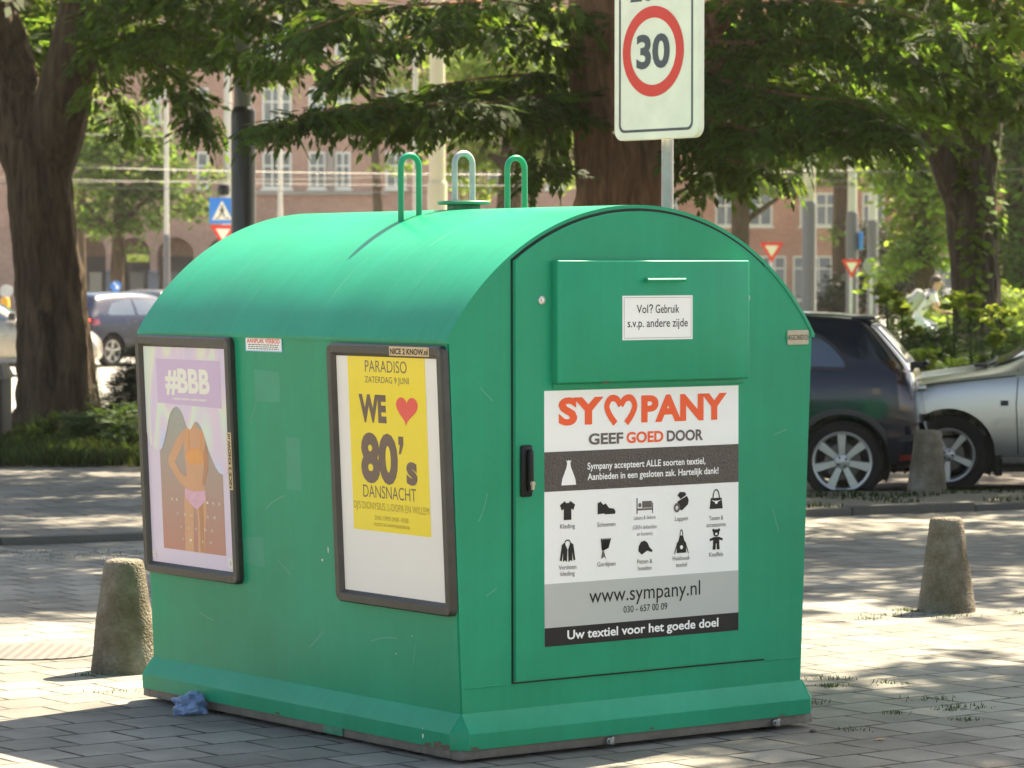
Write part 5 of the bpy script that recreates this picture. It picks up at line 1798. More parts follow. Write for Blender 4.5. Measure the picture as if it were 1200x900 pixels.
# ------------------------------------------------------------------ brick buildings across the street
M['brick_pink'] = brickmat('weathered_brick', (.46, .26, .19), (.54, .32, .24), (.30, .24, .20), .22, .065, .01, 0, (0, 0), .9, .3, uvw=(0, 2, 1), dirt=.25, dscale=.35)
M['brick_red'] = brickmat('red_brick', (.48, .21, .12), (.55, .27, .155), (.30, .22, .17), .22, .065, .01, 0, (0, 0), .9, .3, uvw=(0, 2, 1), dirt=.25, dscale=.35)
M['stone_trim'] = plain('stone_trim', (.30, .255, .22), .85, 0, 0, .2, 1.5)
M['win_white'] = plain('window_paint', (.66, .65, .58), .45, 0, 0, .06, 2)
M['win_cream'] = plain('cream_paint', (.60, .55, .40), .45, 0, 0, .06, 2)
M['glass'] = plain('window_glass', (.10, .12, .13), .06, 0, 0, .5, .8, 0, 1, .8)
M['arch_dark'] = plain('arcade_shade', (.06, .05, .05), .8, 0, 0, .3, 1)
M['roof_tile'] = plain('roof_tiles', (.18, .09, .065), .8, 0, 0, .3, 2)


def window(par, x, z, wd, ht, y, fm, nx=2, nz=2, transom=.62):
    """frame and panes standing 4 cm proud of the wall plane y; frame is the part, glass its sub-part"""
    b = .09
    bm = bmesh.new()
    for lo, hi in (((x, y - .05, z), (x + wd, y + .03, z + b)), ((x, y - .05, z + ht - b), (x + wd, y + .03, z + ht)), ((x, y - .05, z + b), (x + b, y + .03, z + ht - b)), ((x + wd - b, y - .05, z + b), (x + wd, y + .03, z + ht - b))):
        box(bm, lo, hi)
    zt = z + ht * transom
    box(bm, (x + b, y - .045, zt - .04), (x + wd - b, y + .02, zt + .04))
    for k in range(1, nx):
        xx = x + wd * k / nx
        box(bm, (xx - .04, y - .046, z + b), (xx + .04, y + .02, zt - .04))
        box(bm, (xx - .04, y - .046, zt + .04), (xx + .04, y + .02, z + ht - b))
    box(bm, (x - .08, y - .12, z - .1), (x + wd + .08, y + .02, z - .002))
    f = build('window', bm, fm, par, 20)
    bm = bmesh.new()
    box(bm, (x + b * .5, y - .012, z + b * .5), (x + wd - b * .5, y + .012, z + ht - b * .5))
    build('pane', bm, M['glass'], f, 20)


dB = 150.0
S_ = dB / FPX
zpx = lambda py: at(600, py, dB).z + .06
xpx = lambda px: gx(px, dB)
bA = thing('arcade_building', 'pinkish brick building with an arcade of round arches across the street at the left', 'building', (0, dB, -.06))
x0, x1 = xpx(-60), xpx(690)
arches = [(xpx(91), xpx(124)), (xpx(139), xpx(176)), (xpx(184), xpx(227)), (xpx(243), xpx(284)), (xpx(43), xpx(78))]
zsp = zpx(300)
bm = bmesh.new()
# front wall as a slab with arch openings
holes = []
for a0, a1 in arches:
    r_ = (a1 - a0) / 2; c_ = (a0 + a1) / 2
    zz_ = zpx(278) - r_
    holes.append([(a0, .02), (a1, .02)] + [(c_ + r_ * math.cos(R(t_)), zz_ + r_ * math.sin(R(t_))) for t_ in range(0, 181, 12)])
H_ = 17.0
outer = [(x0, 0), (x1, 0), (x1, H_), (x0, H_)]
Mw = Matrix(((1, 0, 0, 0), (0, 0, -1, 0), (0, 1, 0, 0), (0, 0, 0, 1)))
poly(bm, [outer] + [h[::-1] for h in holes], 0, 0, Mw)
for h in holes:
    for i in range(len(h)):
        p, q = h[i], h[(i + 1) % len(h)]
        if i == 0: continue
        vs = [bm.verts.new((p[0], 0, p[1])), bm.verts.new((q[0], 0, q[1])), bm.verts.new((q[0], 1.6, q[1])), bm.verts.new((p[0], 1.6, p[1]))]
        bm.faces.new(vs)
box(bm, (x0, 1.6, 0), (x1, 9, H_))
sheet('wall', bm, [M['brick_pink']], bA)
bm = bmesh.new()
box(bm, (x0, .25, H_), (x1, 10, H_ + .4))
build('roof', bm, M['roof_tile'], bA)
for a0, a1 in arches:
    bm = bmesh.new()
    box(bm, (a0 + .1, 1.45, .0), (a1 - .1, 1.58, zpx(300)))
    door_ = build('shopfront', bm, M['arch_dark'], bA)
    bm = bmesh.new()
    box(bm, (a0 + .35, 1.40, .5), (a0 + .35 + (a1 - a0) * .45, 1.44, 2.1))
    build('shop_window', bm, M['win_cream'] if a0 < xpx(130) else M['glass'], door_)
bm = bmesh.new()
box(bm, (xpx(149), -.12, zpx(307)), (xpx(175), -.03, zpx(298)), None, .02)
build('shop_sign', bm, plain('lime_sign', (.52, .55, .05), .5), bA)
for px in (131, 180, 236):
    bm = bmesh.new()
    box(bm, (xpx(px) - .25, -.2, 0), (xpx(px) + .25, -.003, zpx(322)), None, .03)
    lathe(bm, [(.22, 0), (.26, .1), (.20, .2)], 12, Matrix.Translation((xpx(px), -.2, zpx(322))))
    build('pillar', bm, plain('blue_stone', (.16, .165, .18), .7, 0, 0, .2), bA)
bm = bmesh.new()
box(bm, (xpx(300), -.25, zpx(229)), (xpx(455), -.002, zpx(224)), None, .02)
build('stone_ledge', bm, M['stone_trim'], bA)
bm = bmesh.new()
box(bm, (xpx(384), -.22, zpx(223.5)), (xpx(392), -.002, zpx(176)), None, .02)
build('stone_pier', bm, M['stone_trim'], bA)
for (za, zb_) in ((221, 178), (146, 103), (68, 25), (-8, -48)):
    for pa, pb, nx in ((231, 245, 1), (308, 342, 3), (362, 382, 2), (393, 411, 2), (452, 476, 2), (530, 552, 2), (572, 596, 2), (40, 56, 1), (175, 190, 1), (640, 664, 2)):
        if za > 200 and pa in (40, 175): continue
        window(bA, xpx(pa), zpx(za), xpx(pb) - xpx(pa), zpx(zb_) - zpx(za), -.0, M['win_white'], nx, 2)

bB = thing('brick_building', 'red brick building with cream windows across the street at the right', 'building', (0, dB + 4, -.06))
d2 = dB + 4
zq = lambda py: at(600, py, d2).z + .06
xq = lambda px: gx(px, d2)
bm = bmesh.new()
box(bm, (xq(705), 0, 0), (xq(1330), 10, 15))
build('wall', bm, M['brick_red'], bB, 20)
bm = bmesh.new()
box(bm, (xq(700), -.3, 15), (xq(1335), 10.3, 15.5), None, .05)
build('roof', bm, M['roof_tile'], bB)
for (za, zb_) in ((265, 226), (190, 150), (115, 75)):
    for pa, pb, nx in ((768, 794, 2), (838, 863, 2), (876, 905, 2), (937, 953, 1), (955, 981, 2), (1010, 1036, 2), (1100, 1126, 2), (1180, 1206, 2)):
        window(bB, xq(pa), zq(za), xq(pb) - xq(pa), zq(zb_) - zq(za), -.0, M['win_cream'], nx, 2)
for pa, pb, nx in ((880, 921, 3), (929, 989, 4), (1090, 1122, 2), (1030, 1060, 2)):
    window(bB, xq(pa), zq(352), xq(pb) - xq(pa), zq(300) - zq(352), -.0, M['win_cream'], nx, 2, .72)

# white garden wall seen between hedge and trunk
bm = bmesh.new()
box(bm, (gx(1108, 96), 96, -.06), (gx(1240, 96), 96.3, at(600, 338, 96).z), None, .02)
tag(build('garden_wall', bm, plain('white_wall', (.62, .62, .58), .8), None), 'low pale wall behind the sunlit bushes at the right', 'wall')
# ------------------------------------------------------------------ cars
def carpaint(name, c, metal=.5, rough=.28):
    m = plain(name, c, rough, metal, .3, .10, 3, 0, 60, .3)
    m.node_tree.nodes['Principled BSDF'].inputs['Coat Roughness'].default_value = .03
    return m


M['navy'] = carpaint('navy_paint', (.006, .009, .018), .0, .14)
M['silver'] = carpaint('silver_paint', (.44, .425, .40), .7, .3)
M['blue_car'] = carpaint('blue_black_paint', (.010, .014, .036), .0, .25)
M['champagne'] = carpaint('champagne_paint', (.34, .31, .26), .6)
M['car_glass'] = plain('car_glass', (.045, .065, .095), .04, 0, 0, .3, 2, 0, 1, .9)  # sky reflection put into the base colour as a bluish tint
M['trim'] = plain('car_trim', (.016, .016, .017), .55, 0, 0, .2, 12)
M['seam'] = plain('seam_dark', (.008, .008, .009), .7)
M['alloy'] = plain('alloy', (.40, .39, .37), .38, .6, 0, .25, 25)
M['lens_red'] = plain('red_lens', (.22, .012, .010), .15, 0, 1)
M['lens_amber'] = plain('amber_lens', (.13, .03, .006), .2, 0, 1)
M['lens_clear'] = plain('clear_lens', (.45, .47, .48), .12, .3, 1)
M['disc'] = plain('brake_disc', (.10, .085, .075), .5, .6, 0, .4)
M['plate_yellow'] = plain('plate_yellow', (.72, .48, .02), .45)


def lamp_on(name, c, s):
    m, t, p = mat_new(name)
    p.inputs["Base Color"].default_value = c4(c)
    p.inputs["Emission Color"].default_value = c4(c)
    p.inputs["Emission Strength"].default_value = s
    return m


M['brake_on'] = lamp_on('lit_brake_lamp', (1.0, .08, .02), 2.2)


def car_shell(st, arches, w_in=.50):
    """st: (x, half width, bottom, belt, top, roof half width); smooth loft with wheel openings cut out"""
    bm = bmesh.new()
    rings = []
    for x, w_, zb, zs, zt, wr in st:
        h = zs - zb
        half = [(0, zb), (.72 * w_, zb), (.93 * w_, zb + min(.05, .1 * h)), (w_ * .985, zb + .22 * h), (w_, zb + .5 * h), (w_ * .992, zb + .78 * h), (w_ * .965, zs),
                (wr + (.955 * w_ - wr) * .5, zs + .48 * (zt - zs)), (wr, zs + .90 * (zt - zs)), (wr * .80, zs + .985 * (zt - zs)), (wr * .4, zt), (0, zt)]
        full = half + [(-y, z) for y, z in half[-2:0:-1]]
        rings.append([bm.verts.new((x, y, z)) for y, z in full])
    n = len(rings[0])
    for i in range(len(rings) - 1):
        for j in range(n):
            bm.faces.new((rings[i][j], rings[i + 1][j], rings[i + 1][(j + 1) % n], rings[i][(j + 1) % n]))
    bm.faces.new(rings[0]); bm.faces.new(rings[-1][::-1])
    bmesh.ops.recalc_face_normals(bm, faces=bm.faces)
    me = bpy.data.meshes.new("shell"); bm.to_mesh(me); bm.free()
    o = bpy.data.objects.new("shell", me); col.objects.link(o)
    o.modifiers.new("s", 'SUBSURF').levels = 2
    dg = bpy.context.evaluated_depsgraph_get()
    smooth = bpy.data.meshes.new_from_object(o.evaluated_get(dg))
    bvh = BVHTree.FromPolygons([v.co.copy() for v in smooth.vertices], [tuple(p.vertices) for p in smooth.polygons])
    tmp = []
    for (x, z, r_) in arches:
        bc = bmesh.new()
        for sg in (-1, 1):
            lathe(bc, [(r_, w_in), (r_, 1.2)], 40, Matrix.Translation((x, 0, z)) @ Matrix.Rotation(R(-90 * sg), 4, 'X'))
        bmesh.ops.recalc_face_normals(bc, faces=bc.faces)
        mc = bpy.data.meshes.new("cut"); bc.to_mesh(mc); bc.free()
        oc = bpy.data.objects.new("cut", mc); col.objects.link(oc); oc.hide_render = True
        md = o.modifiers.new("b", 'BOOLEAN'); md.object = oc; md.operation = 'DIFFERENCE'; md.solver = 'EXACT'
        tmp.append(oc)
    dg = bpy.context.evaluated_depsgraph_get(); dg.update()
    out = bpy.data.meshes.new_from_object(o.evaluated_get(dg))
    for q in tmp + [o]: bpy.data.objects.remove(q)
    return out, bvh


def decal(bvh, pts, axis, off=.004, step=.06, thick=0):
    """a panel with outline pts laid on the shell; axis: 'L','R' sides (x,z), 'B' back (y,z), 'F' front (y,z), 'T' top (x,y)"""
    n = len(pts)
    V = [Vector(p) for p in pts]
    xs, ys = [p[0] for p in pts], [p[1] for p in pts]
    x = min(xs) + step * .5
    while x < max(xs):
        y = min(ys) + step * .5
        while y < max(ys):
            V.append(Vector((x, y))); y += step
        x += step
    # subdivide the outline too
    edges = []
    outl = []
    for i in range(n):
        a, b_ = Vector(pts[i]), Vector(pts[(i + 1) % n])
        k = max(1, int((b_ - a).length / step))
        for j in range(k): outl.append(a.lerp(b_, j / k))
    allv = outl + V[n:]
    r_ = delaunay_2d_cdt(allv, [(i, (i + 1) % len(outl)) for i in range(len(outl))], [list(range(len(outl)))], 1, 1e-5)
    vs2, _, fs = r_[0], r_[1], r_[2]
    D_ = {'L': (Vector((0, 3, 0)), Vector((0, -1, 0))), 'R': (Vector((0, -3, 0)), Vector((0, 1, 0))), 'B': (Vector((-3, 0, 0)), Vector((1, 0, 0))), 'F': (Vector((8, 0, 0)), Vector((-1, 0, 0))), 'T': (Vector((0, 0, 4)), Vector((0, 0, -1)))}[axis]
    bm = bmesh.new()
    out = []
    for v in vs2:
        if axis in 'LR': o_ = Vector((v.x, D_[0].y, v.y))
        elif axis in 'BF': o_ = Vector((D_[0].x, v.x, v.y))
        else: o_ = Vector((v.x, v.y, 4))
        loc, nor, _, _ = bvh.ray_cast(o_, D_[1])
        if loc is None: out.append(None); continue
        if nor.dot(D_[1]) > 0: nor = -nor
        out.append(bm.verts.new(loc + nor * off))
    for f in fs:
        if all(out[i] is not None for i in f):
            try: bm.faces.new([out[i] for i in f])
            except ValueError: pass
    return bm


def add_decal(name, bvh, pts, axis, m, par, off=.004, step=.06):
    bm = decal(bvh, pts, axis, off, step)
    if not bm.faces: bm.free(); return None
    return build(name, bm, m, par, 60)


def line2(a, b_, w_=.006):
    a, b_ = Vector(a), Vector(b_)
    t = (b_ - a).normalized(); n = Vector((-t.y, t.x)) * w_ / 2
    return [a - n, b_ - n, b_ + n, a + n]


def wheel(par, x, y, z, r_, rr, spokes, sg, style=0):
    """hub assembly as the wheel, tyre and rim as its sub-parts; sg: which way the outer face looks"""
    Mw_ = Matrix.Translation((x, y, z)) @ Matrix.Rotation(R(-90 * sg), 4, 'X')
    bm = bmesh.new()
    lathe(bm, [(0, -.06), (rr * .62, -.06), (rr * .62, -.045), (rr * .25, -.04), (rr * .25, -.01), (0, -.01)], 24, Mw_, cap=False)
    wh = build('wheel', bm, M['disc'], par, 30)
    bm = bmesh.new()
    wd = .09
    lathe(bm, [(rr * .97, -wd * 1.9), (r_ * .96, -wd * 1.9), (r_, -wd * 1.6), (r_, -.035), (r_ * .975, -.008), (r_ * .92, .004), (rr * 1.12, .002), (rr * 1.02, -.008), (rr * .97, -.02)], 44, Mw_, cap=False)
    build('tyre', bm, M['rubber'], wh, 30)
    bm = bmesh.new()
    lathe(bm, [(rr * .90, -wd * 1.8), (rr * .91, -.05), (rr * .90, -.02), (rr * .93, -.006), (rr * 1.0, -.001), (rr * 1.03, -.008), (rr * 1.0, -.02)], 44, Mw_, cap=False)
    for k in range(spokes):
        a = 2 * math.pi * k / spokes + .25
        Mk_ = Mw_ @ Matrix.Rotation(a, 4, 'Z')
        w0, w1 = (rr * .11, rr * .165) if style == 0 else (rr * .11, rr * .15)
        P = [(rr * .18, -w0, -.034), (rr * .18, w0, -.034), (rr * .92, w1, -.02), (rr * .92, -w1, -.02), (rr * .18, -w0 * .8, -.012), (rr * .18, w0 * .8, -.012), (rr * .92, w1 * .85, -.004), (rr * .92, -w1 * .85, -.004)]
        vs = [bm.verts.new(Mk_ @ Vector(p)) for p in P]
        for f in ((3, 2, 1, 0), (4, 5, 6, 7), (0, 1, 5, 4), (1, 2, 6, 5), (2, 3, 7, 6), (3, 0, 4, 7)):
            bm.faces.new([vs[i] for i in f])
    lathe(bm, [(0, -.04), (rr * .26, -.04), (rr * .27, -.014), (rr * .20, -.006), (0, -.004)], 24, Mw_, cap=False)
    build('rim', bm, M['alloy'], wh, 35)
    bm = bmesh.new()
    nn = 4 if style == 0 else 5
    for k in range(nn):
        a = 2 * math.pi * k / nn + .6
        lathe(bm, [(rr * .045, -.02), (rr * .045, -.002), (0, -.001)], 8, Mw_ @ Matrix.Translation((rr * .165 * math.cos(a), rr * .165 * math.sin(a), 0)), cap=False)
    build('wheel_bolts', bm, M['trim'], wh, 30)
    return wh


def place(t, local, world, rz):
    """put thing t so that its local ground point lands on the world point"""
    c, s = math.cos(rz), math.sin(rz)
    t.rotation_euler = (0, 0, rz)
    t.location = (world[0] - (c * local[0] - s * local[1]), world[1] - (s * local[0] + c * local[1]), world[2])


HATCH = [(.000, .66, .36, .46, .50, .55), (.02, .74, .31, .52, .57, .60), (.05, .77, .28, .56, .63, .62), (.075, .785, .26, .70, .78, .62), (.10, .795, .25, .86, .96, .62), (.17, .81, .24, .95, 1.06, .61), (.30, .82, .23, .97, 1.21, .59), (.44, .82, .22, .975, 1.375, .565), (.52, .82, .21, .97, 1.40, .56),
         (.80, .82, .20, .965, 1.425, .565), (1.3, .82, .19, .955, 1.44, .57), (1.8, .82, .19, .945, 1.43, .565), (2.15, .82, .19, .935, 1.37, .55), (2.45, .82, .19, .925, 1.22, .55), (2.80, .815, .19, .915, 1.00, .60), (3.1, .80, .20, .86, .915, .60), (3.4, .77, .22, .78, .84, .56), (3.65, .70, .25, .66, .72, .50), (3.78, .60, .30, .54, .58, .42), (3.83, .52, .34, .47, .50, .38)]


def scale_st(st, L, W_, H_):
    return [(a[0] * L, a[1] * W_, a[2], .2 + (a[3] - .2) * H_, .2 + (a[4] - .2) * H_, a[5] * W_) for a in st]


def common_car(name, label, st, wheels_, paint, group, spokes=7, style=0):
    t = thing(name, label, 'car', (0, 0, 0), 0, group)
    sh, bvh = car_shell(st, [(x, z, r_ * 1.17) for x, y, z, r_, rr in wheels_])
    body = link_mesh('body', sh, [paint], t, 40)
    for x, y, z, r_, rr in wheels_:
        for sg in (-1, 1):
            wheel(t, x, sg * y, z, r_, rr, spokes, sg, style)
    bm = bmesh.new()
    box(bm, (.35, -.62, .17), (max(s[0] for s in st) - .35, .62, .45))
    build('underbody', bm, M['seam'], t)
    for x, y, z, r_, rr in wheels_:      # liners close the wheel housings
        for sg in (-1, 1):
            bm = bmesh.new()
            Mw_ = Matrix.Translation((x, 0, z)) @ Matrix.Rotation(R(-90 * sg), 4, 'X')
            lathe(bm, [(0, .50), (r_ * 1.165, .50), (r_ * 1.165, y - .03)], 40, Mw_, cap=False)
            bmesh.ops.delete(bm, geom=[v for v in bm.verts if v.co.z < .12], context='VERTS')
            build('wheel_housing', bm, M['seam'], t, 40)
    return t, body, bvh


# dark hatchback, three-door, tail towards the right
st = HATCH
t, body, bvh = common_car('parked_hatchback', 'dark navy hatchback parked behind the container, its tail and seven-spoke rear wheel showing', st, [(.625, .80, .305, .305, .222), (3.10, .80, .305, .305, .222)], M['navy'], 'cars parked along the paving')
for ax in 'LR':
    add_decal('quarter_window', bvh, [(.575, 1.015), (.60, 1.075), (.70, 1.185), (.80, 1.255), (.95, 1.29), (1.28, 1.305), (1.30, 1.0), (.62, .985)], ax, M['trim'], t, .003)
    add_decal('quarter_glass', bvh, [(.605, 1.02), (.63, 1.07), (.72, 1.165), (.82, 1.23), (.95, 1.262), (1.25, 1.277), (1.27, 1.025), (.64, 1.01)], ax, M['car_glass'], t, .006)
    add_decal('door_glass', bvh, [(1.36, 1.31), (1.9, 1.31), (2.25, 1.22), (2.62, 1.01), (2.55, .985), (1.37, 1.0)], ax, M['car_glass'], t, .005)
    add_decal('door_seam', bvh, line2((1.32, .26), (1.32, 1.38)), ax, M['seam'], t, .003)
    add_decal('door_seam', bvh, line2((2.55, .26), (2.55, .95)), ax, M['seam'], t, .003)
    add_decal('bumper_seam', bvh, line2((.01, .60), (.33, .635), .008), ax, M['seam'], t, .003)
    add_decal('bumper', bvh, [(.0, .33), (.27, .30), (.30, .60), (.01, .595)], ax, M['navy'], t, .016)
    add_decal('bumper_strip', bvh, [(.02, .475), (.20, .46), (.20, .505), (.02, .52)], ax, M['trim'], t, .022)
    add_decal('tail_lamp', bvh, [(.098, .68), (.20, .70), (.22, .95), (.30, 1.06), (.25, 1.07), (.155, .98), (.10, .93)], ax, plain('smoked_lens', (.05, .008, .008), .12, 0, 1), t, .004)
    add_decal('reflector', bvh, [(.06, .34), (.20, .325), (.20, .365), (.05, .375)], ax, M['lens_red'], t, .020)
    add_decal('side_marker', bvh, [(.004, .47), (.018, .47), (.018, .53), (.006, .53)], ax, M['lens_amber'], t, .007)
    # plastic lip round the rear wheel opening
    for (wx, wz, wr) in ((.625, .305, .357), (3.10, .305, .357)):
        a0 = [R(a) for a in range(-12, 193, 6)]
        add_decal('arch_lip', bvh, [(wx + (wr + .045) * math.cos(a), wz + (wr + .045) * math.sin(a)) for a in a0] + [(wx + (wr + .001) * math.cos(a), wz + (wr + .001) * math.sin(a)) for a in a0[::-1]], ax, M['trim'], t, .006, .05)
add_decal('bumper', bvh, [(-.72, .33), (.72, .33), (.72, .60), (-.72, .60)], 'B', M['navy'], t, .03)
add_decal('rear_window', bvh, [(-.50, 1.04), (.50, 1.04), (.47, 1.33), (-.47, 1.33)], 'B', M['trim'], t, .004)
add_decal('rear_glass', bvh, [(-.46, 1.065), (.46, 1.065), (.43, 1.305), (-.43, 1.305)], 'B', M['car_glass'], t, .008)
add_decal('badge', bvh, [(.36, .86), (.52, .86), (.52, .90), (.36, .90)], 'B', M['chrome'], t, .008)
add_decal('windscreen', bvh, [(-.56, 1.0), (.56, 1.0), (.50, 1.36), (-.50, 1.36)], 'F', M['car_glass'], t, .006)
bm = bmesh.new()
box(bm, (.40, -.52, 1.365), (.58, .52, 1.395), None, .012)
build('roof_spoiler', bm, M['navy'], t)
bm = bmesh.new()
tube(bm, [(.08, .02, 1.02), (.02, .10, 1.035), (.03, .42, 1.06)], [.016, .014, .008], 8)
box(bm, (.04, -.02, .99), (.16, .06, 1.04), None, .012)
build('rear_wiper', bm, M['trim'], t)
bm = bmesh.new()
lathe(bm, [(0, 0), (.025, 0), (.025, .03), (.018, .05), (0, .05)], 12, Matrix.Translation((.085, .12, .84)) @ Matrix.Rotation(R(-90), 4, 'Y'), cap=False)
build('tailgate_knob', bm, M['chrome'], t)
rz = R(170)
dc = 24.45
place(t, (.625, .80), (gx(987.5, dc), dc, -.055), rz)

# silver saloon, nose towards the left
SAL = [(.0, .60, .36, .52, .56, .42), (.03, .72, .28, .62, .68, .55), (.12, .80, .24, .80, .88, .58), (.4, .84, .22, .92, .975, .60), (.8, .85, .21, .96, 1.01, .60), (1.1, .85, .20, .965, 1.14, .56), (1.5, .85, .20, .96, 1.34, .54), (1.7, .85, .20, .955, 1.39, .55), (2.1, .85, .20, .95, 1.405, .56), (2.45, .85, .20, .94, 1.36, .55), (2.74, .85, .20, .935, 1.21, .56), (3.03, .85, .20, .93, 1.0, .66),
       (3.42, .845, .20, .895, .955, .66), (3.9, .83, .21, .82, .885, .62), (4.2, .79, .23, .72, .80, .56), (4.36, .72, .27, .58, .66, .48), (4.42, .62, .33, .50, .55, .40)]
t, body, bvh = common_car('parked_saloon', 'silver saloon parked nose to tail behind the dark hatchback, at the right edge', SAL, [(.85, .83, .31, .31, .205), (3.52, .83, .31, .31, .205)], M['silver'], 'cars parked along the paving', 5, 1)
for ax in 'LR':
    add_decal('side_glass', bvh, [(1.15, 1.0), (1.35, 1.18), (1.6, 1.27), (2.2, 1.29), (2.5, 1.22), (2.86, 1.0), (2.78, .975), (1.2, .985)], ax, M['car_glass'], t, .005)
    add_decal('door_seam', bvh, line2((2.98, .27), (3.00, .70), .008) , ax, M['seam'], t, .003)
    add_decal('door_seam', bvh, line2((3.00, .70), (2.98, .97), .008), ax, M['seam'], t, .003)
    add_decal('door_seam', bvh, line2((2.05, .27), (2.05, 1.3), .008), ax, M['seam'], t, .003)
    add_decal('bonnet_seam', bvh, line2((3.0, .925), (4.15, .80), .007), ax, M['seam'], t, .003)
    add_decal('side_strip', bvh, [(1.2, .52), (2.96, .52), (2.96, .60), (1.2, .60)], ax, M['silver'], t, .016)
    add_decal('side_strip', bvh, [(3.01, .52), (3.16, .52), (3.14, .60), (3.01, .60)], ax, M['silver'], t, .016)
    add_decal('sill', bvh, [(1.3, .255), (3.12, .255), (3.12, .30), (1.3, .30)], ax, M['chrome'], t, .012)
    add_decal('side_indicator', bvh, [(3.06, .695), (3.12, .695), (3.12, .735), (3.06, .735)], ax, M['trim'], t, .010)
    add_decal('head_lamp', bvh, [(4.0, .62), (4.36, .56), (4.38, .64), (4.1, .76)], ax, M['lens_clear'], t, .006)
    bm = bmesh.new()
    s = 1 if ax == 'L' else -1
    box(bm, (3.10, s * .74 - .07, .15), (3.16, s * .74 + .07, .42), Matrix.Rotation(R(0), 4, 'Y'), .01)
    build('mud_flap', bm, M['rubber'], t)
add_decal('windscreen', bvh, [(-.60, .99), (.60, .99), (.50, 1.33), (-.50, 1.33)], 'F', M['car_glass'], t, .006)
bm = bmesh.new()
tube(bm, [(3.22, .50, 1.0), (3.12, .30, 1.03), (3.08, -.05, 1.06)], [.014, .012, .008], 8)
box(bm, (3.2, .42, .985), (3.30, .56, 1.015), None, .01)
build('wiper', bm, M['trim'], t)
rz = R(176)
dc = 25.3
place(t, (3.52, .83), (gx(1112, dc), dc, -.055), rz)

# street traffic at the left
ST = scale_st(HATCH, 1.1, 1.07, 1.02)
t, body, bvh = common_car('street_hatchback', 'blue-black hatchback with a lit red brake lamp on the sunny street', ST, [(.72, .86, .31, .31, .21), (3.42, .86, .31, .31, .21)], M['blue_car'], 'cars on the street', 5, 1)
for ax in 'LR':
    add_decal('rear_side_glass', bvh, [(.62, 1.03), (.85, 1.24), (1.3, 1.31), (1.42, 1.31), (1.40, 1.0), (.72, 1.0)], ax, M['car_glass'], t, .005)
    add_decal('front_side_glass', bvh, [(1.48, 1.31), (2.0, 1.31), (2.4, 1.22), (2.85, 1.02), (2.75, .99), (1.48, 1.0)], ax, M['car_glass'], t, .005)
    add_decal('tail_lamp', bvh, [(.10, .80), (.36, .83), (.34, .93), (.13, .95)], ax, M['lens_red'], t, .006)
    add_decal('door_seam', bvh, line2((1.45, .28), (1.45, 1.0)), ax, M['seam'], t, .003)
    add_decal('door_handle', bvh, [(1.25, .86), (1.42, .865), (1.42, .90), (1.25, .895)], ax, M['trim'], t, .02)
for s in (-1, 1):
    add_decal('brake_lamp', bvh, [(s * .48, .80), (s * .80, .80), (s * .80, .93), (s * .48, .93)], 'B', M['brake_on'], t, .006)
    add_decal('reflector', bvh, [(s * .40, .38), (s * .72, .38), (s * .72, .43), (s * .40, .43)], 'B', M['lens_red'], t, .012)
add_decal('rear_glass', bvh, [(-.52, 1.03), (.52, 1.03), (.48, 1.34), (-.48, 1.34)], 'B', M['car_glass'], t, .006)
add_decal('number_plate', bvh, [(-.26, .60), (.26, .60), (.26, .71), (-.26, .71)], 'B', M['plate_yellow'], t, .01)
add_decal('windscreen', bvh, [(-.56, 1.0), (.56, 1.0), (.50, 1.36), (-.50, 1.36)], 'F', M['car_glass'], t, .006)
dc = 63.5
place(t, (.72, -.86), (gx(132, dc), dc, -.06), R(54))

t, body, bvh = common_car('street_saloon', 'champagne car passing behind the left trunk, cut by the left edge of the picture', SAL, [(.85, .83, .31, .31, .205), (3.52, .83, .31, .31, .205)], M['champagne'], 'cars on the street', 5, 1)
for ax in 'LR':
    add_decal('side_glass', bvh, [(1.15, 1.0), (1.35, 1.18), (1.6, 1.27), (2.2, 1.29), (2.5, 1.22), (2.86, 1.0), (2.78, .975), (1.2, .985)], ax, M['car_glass'], t, .005)
    add_decal('door_seam', bvh, line2((2.05, .27), (2.05, 1.3), .008), ax, M['seam'], t, .003)
    add_decal('sill', bvh, [(1.3, .25), (3.12, .25), (3.12, .32), (1.3, .32)], ax, M['lens_clear'], t, .012)
    s = 1 if ax == 'L' else -1
    bm = bmesh.new()
    box(bm, (2.85, s * .93 - .10, .98), (2.98, s * .93 + .08, 1.12), None, .03)
    build('wing_mirror', bm, M['trim'], t)
add_decal('windscreen', bvh, [(-.60, .99), (.60, .99), (.50, 1.33), (-.50, 1.33)], 'F', M['car_glass'], t, .006)
dc = 57.0
place(t, (2.9, -.93), (gx(13, dc), dc, -.06), R(4))

ST = scale_st(HATCH, 1.12, 1.08, 1.0)
t, body, bvh = common_car('street_hatchback', 'dark car with a yellow number plate seen from behind, beyond the blue-black hatchback', ST, [(.72, .86, .31, .31, .21), (3.45, .86, .31, .31, .21)], carpaint('grey_green_paint', (.05, .055, .055), .4), 'cars on the street', 5, 1)
add_decal('rear_glass', bvh, [(-.54, 1.02), (.54, 1.02), (.50, 1.34), (-.50, 1.34)], 'B', M['car_glass'], t, .006)
add_decal('number_plate', bvh, [(-.30, .60), (.30, .60), (.30, .73), (-.30, .73)], 'B', M['plate_yellow'], t, .012)
for s in (-1, 1): add_decal('tail_lamp', bvh, [(s * .55, .80), (s * .82, .80), (s * .82, .93), (s * .55, .93)], 'B', M['lens_red'], t, .006)
dc = 93.0
place(t, (0, 0), (gx(160, dc), dc, -.06), R(78))
t, body, bvh = common_car('street_van', 'black car roof showing just over the edge of the container, on the street', scale_st(HATCH, 1.15, 1.1, 1.35), [(.72, .88, .33, .33, .21), (3.5, .88, .33, .33, .21)], M['trim'], 'cars on the street', 5, 1)
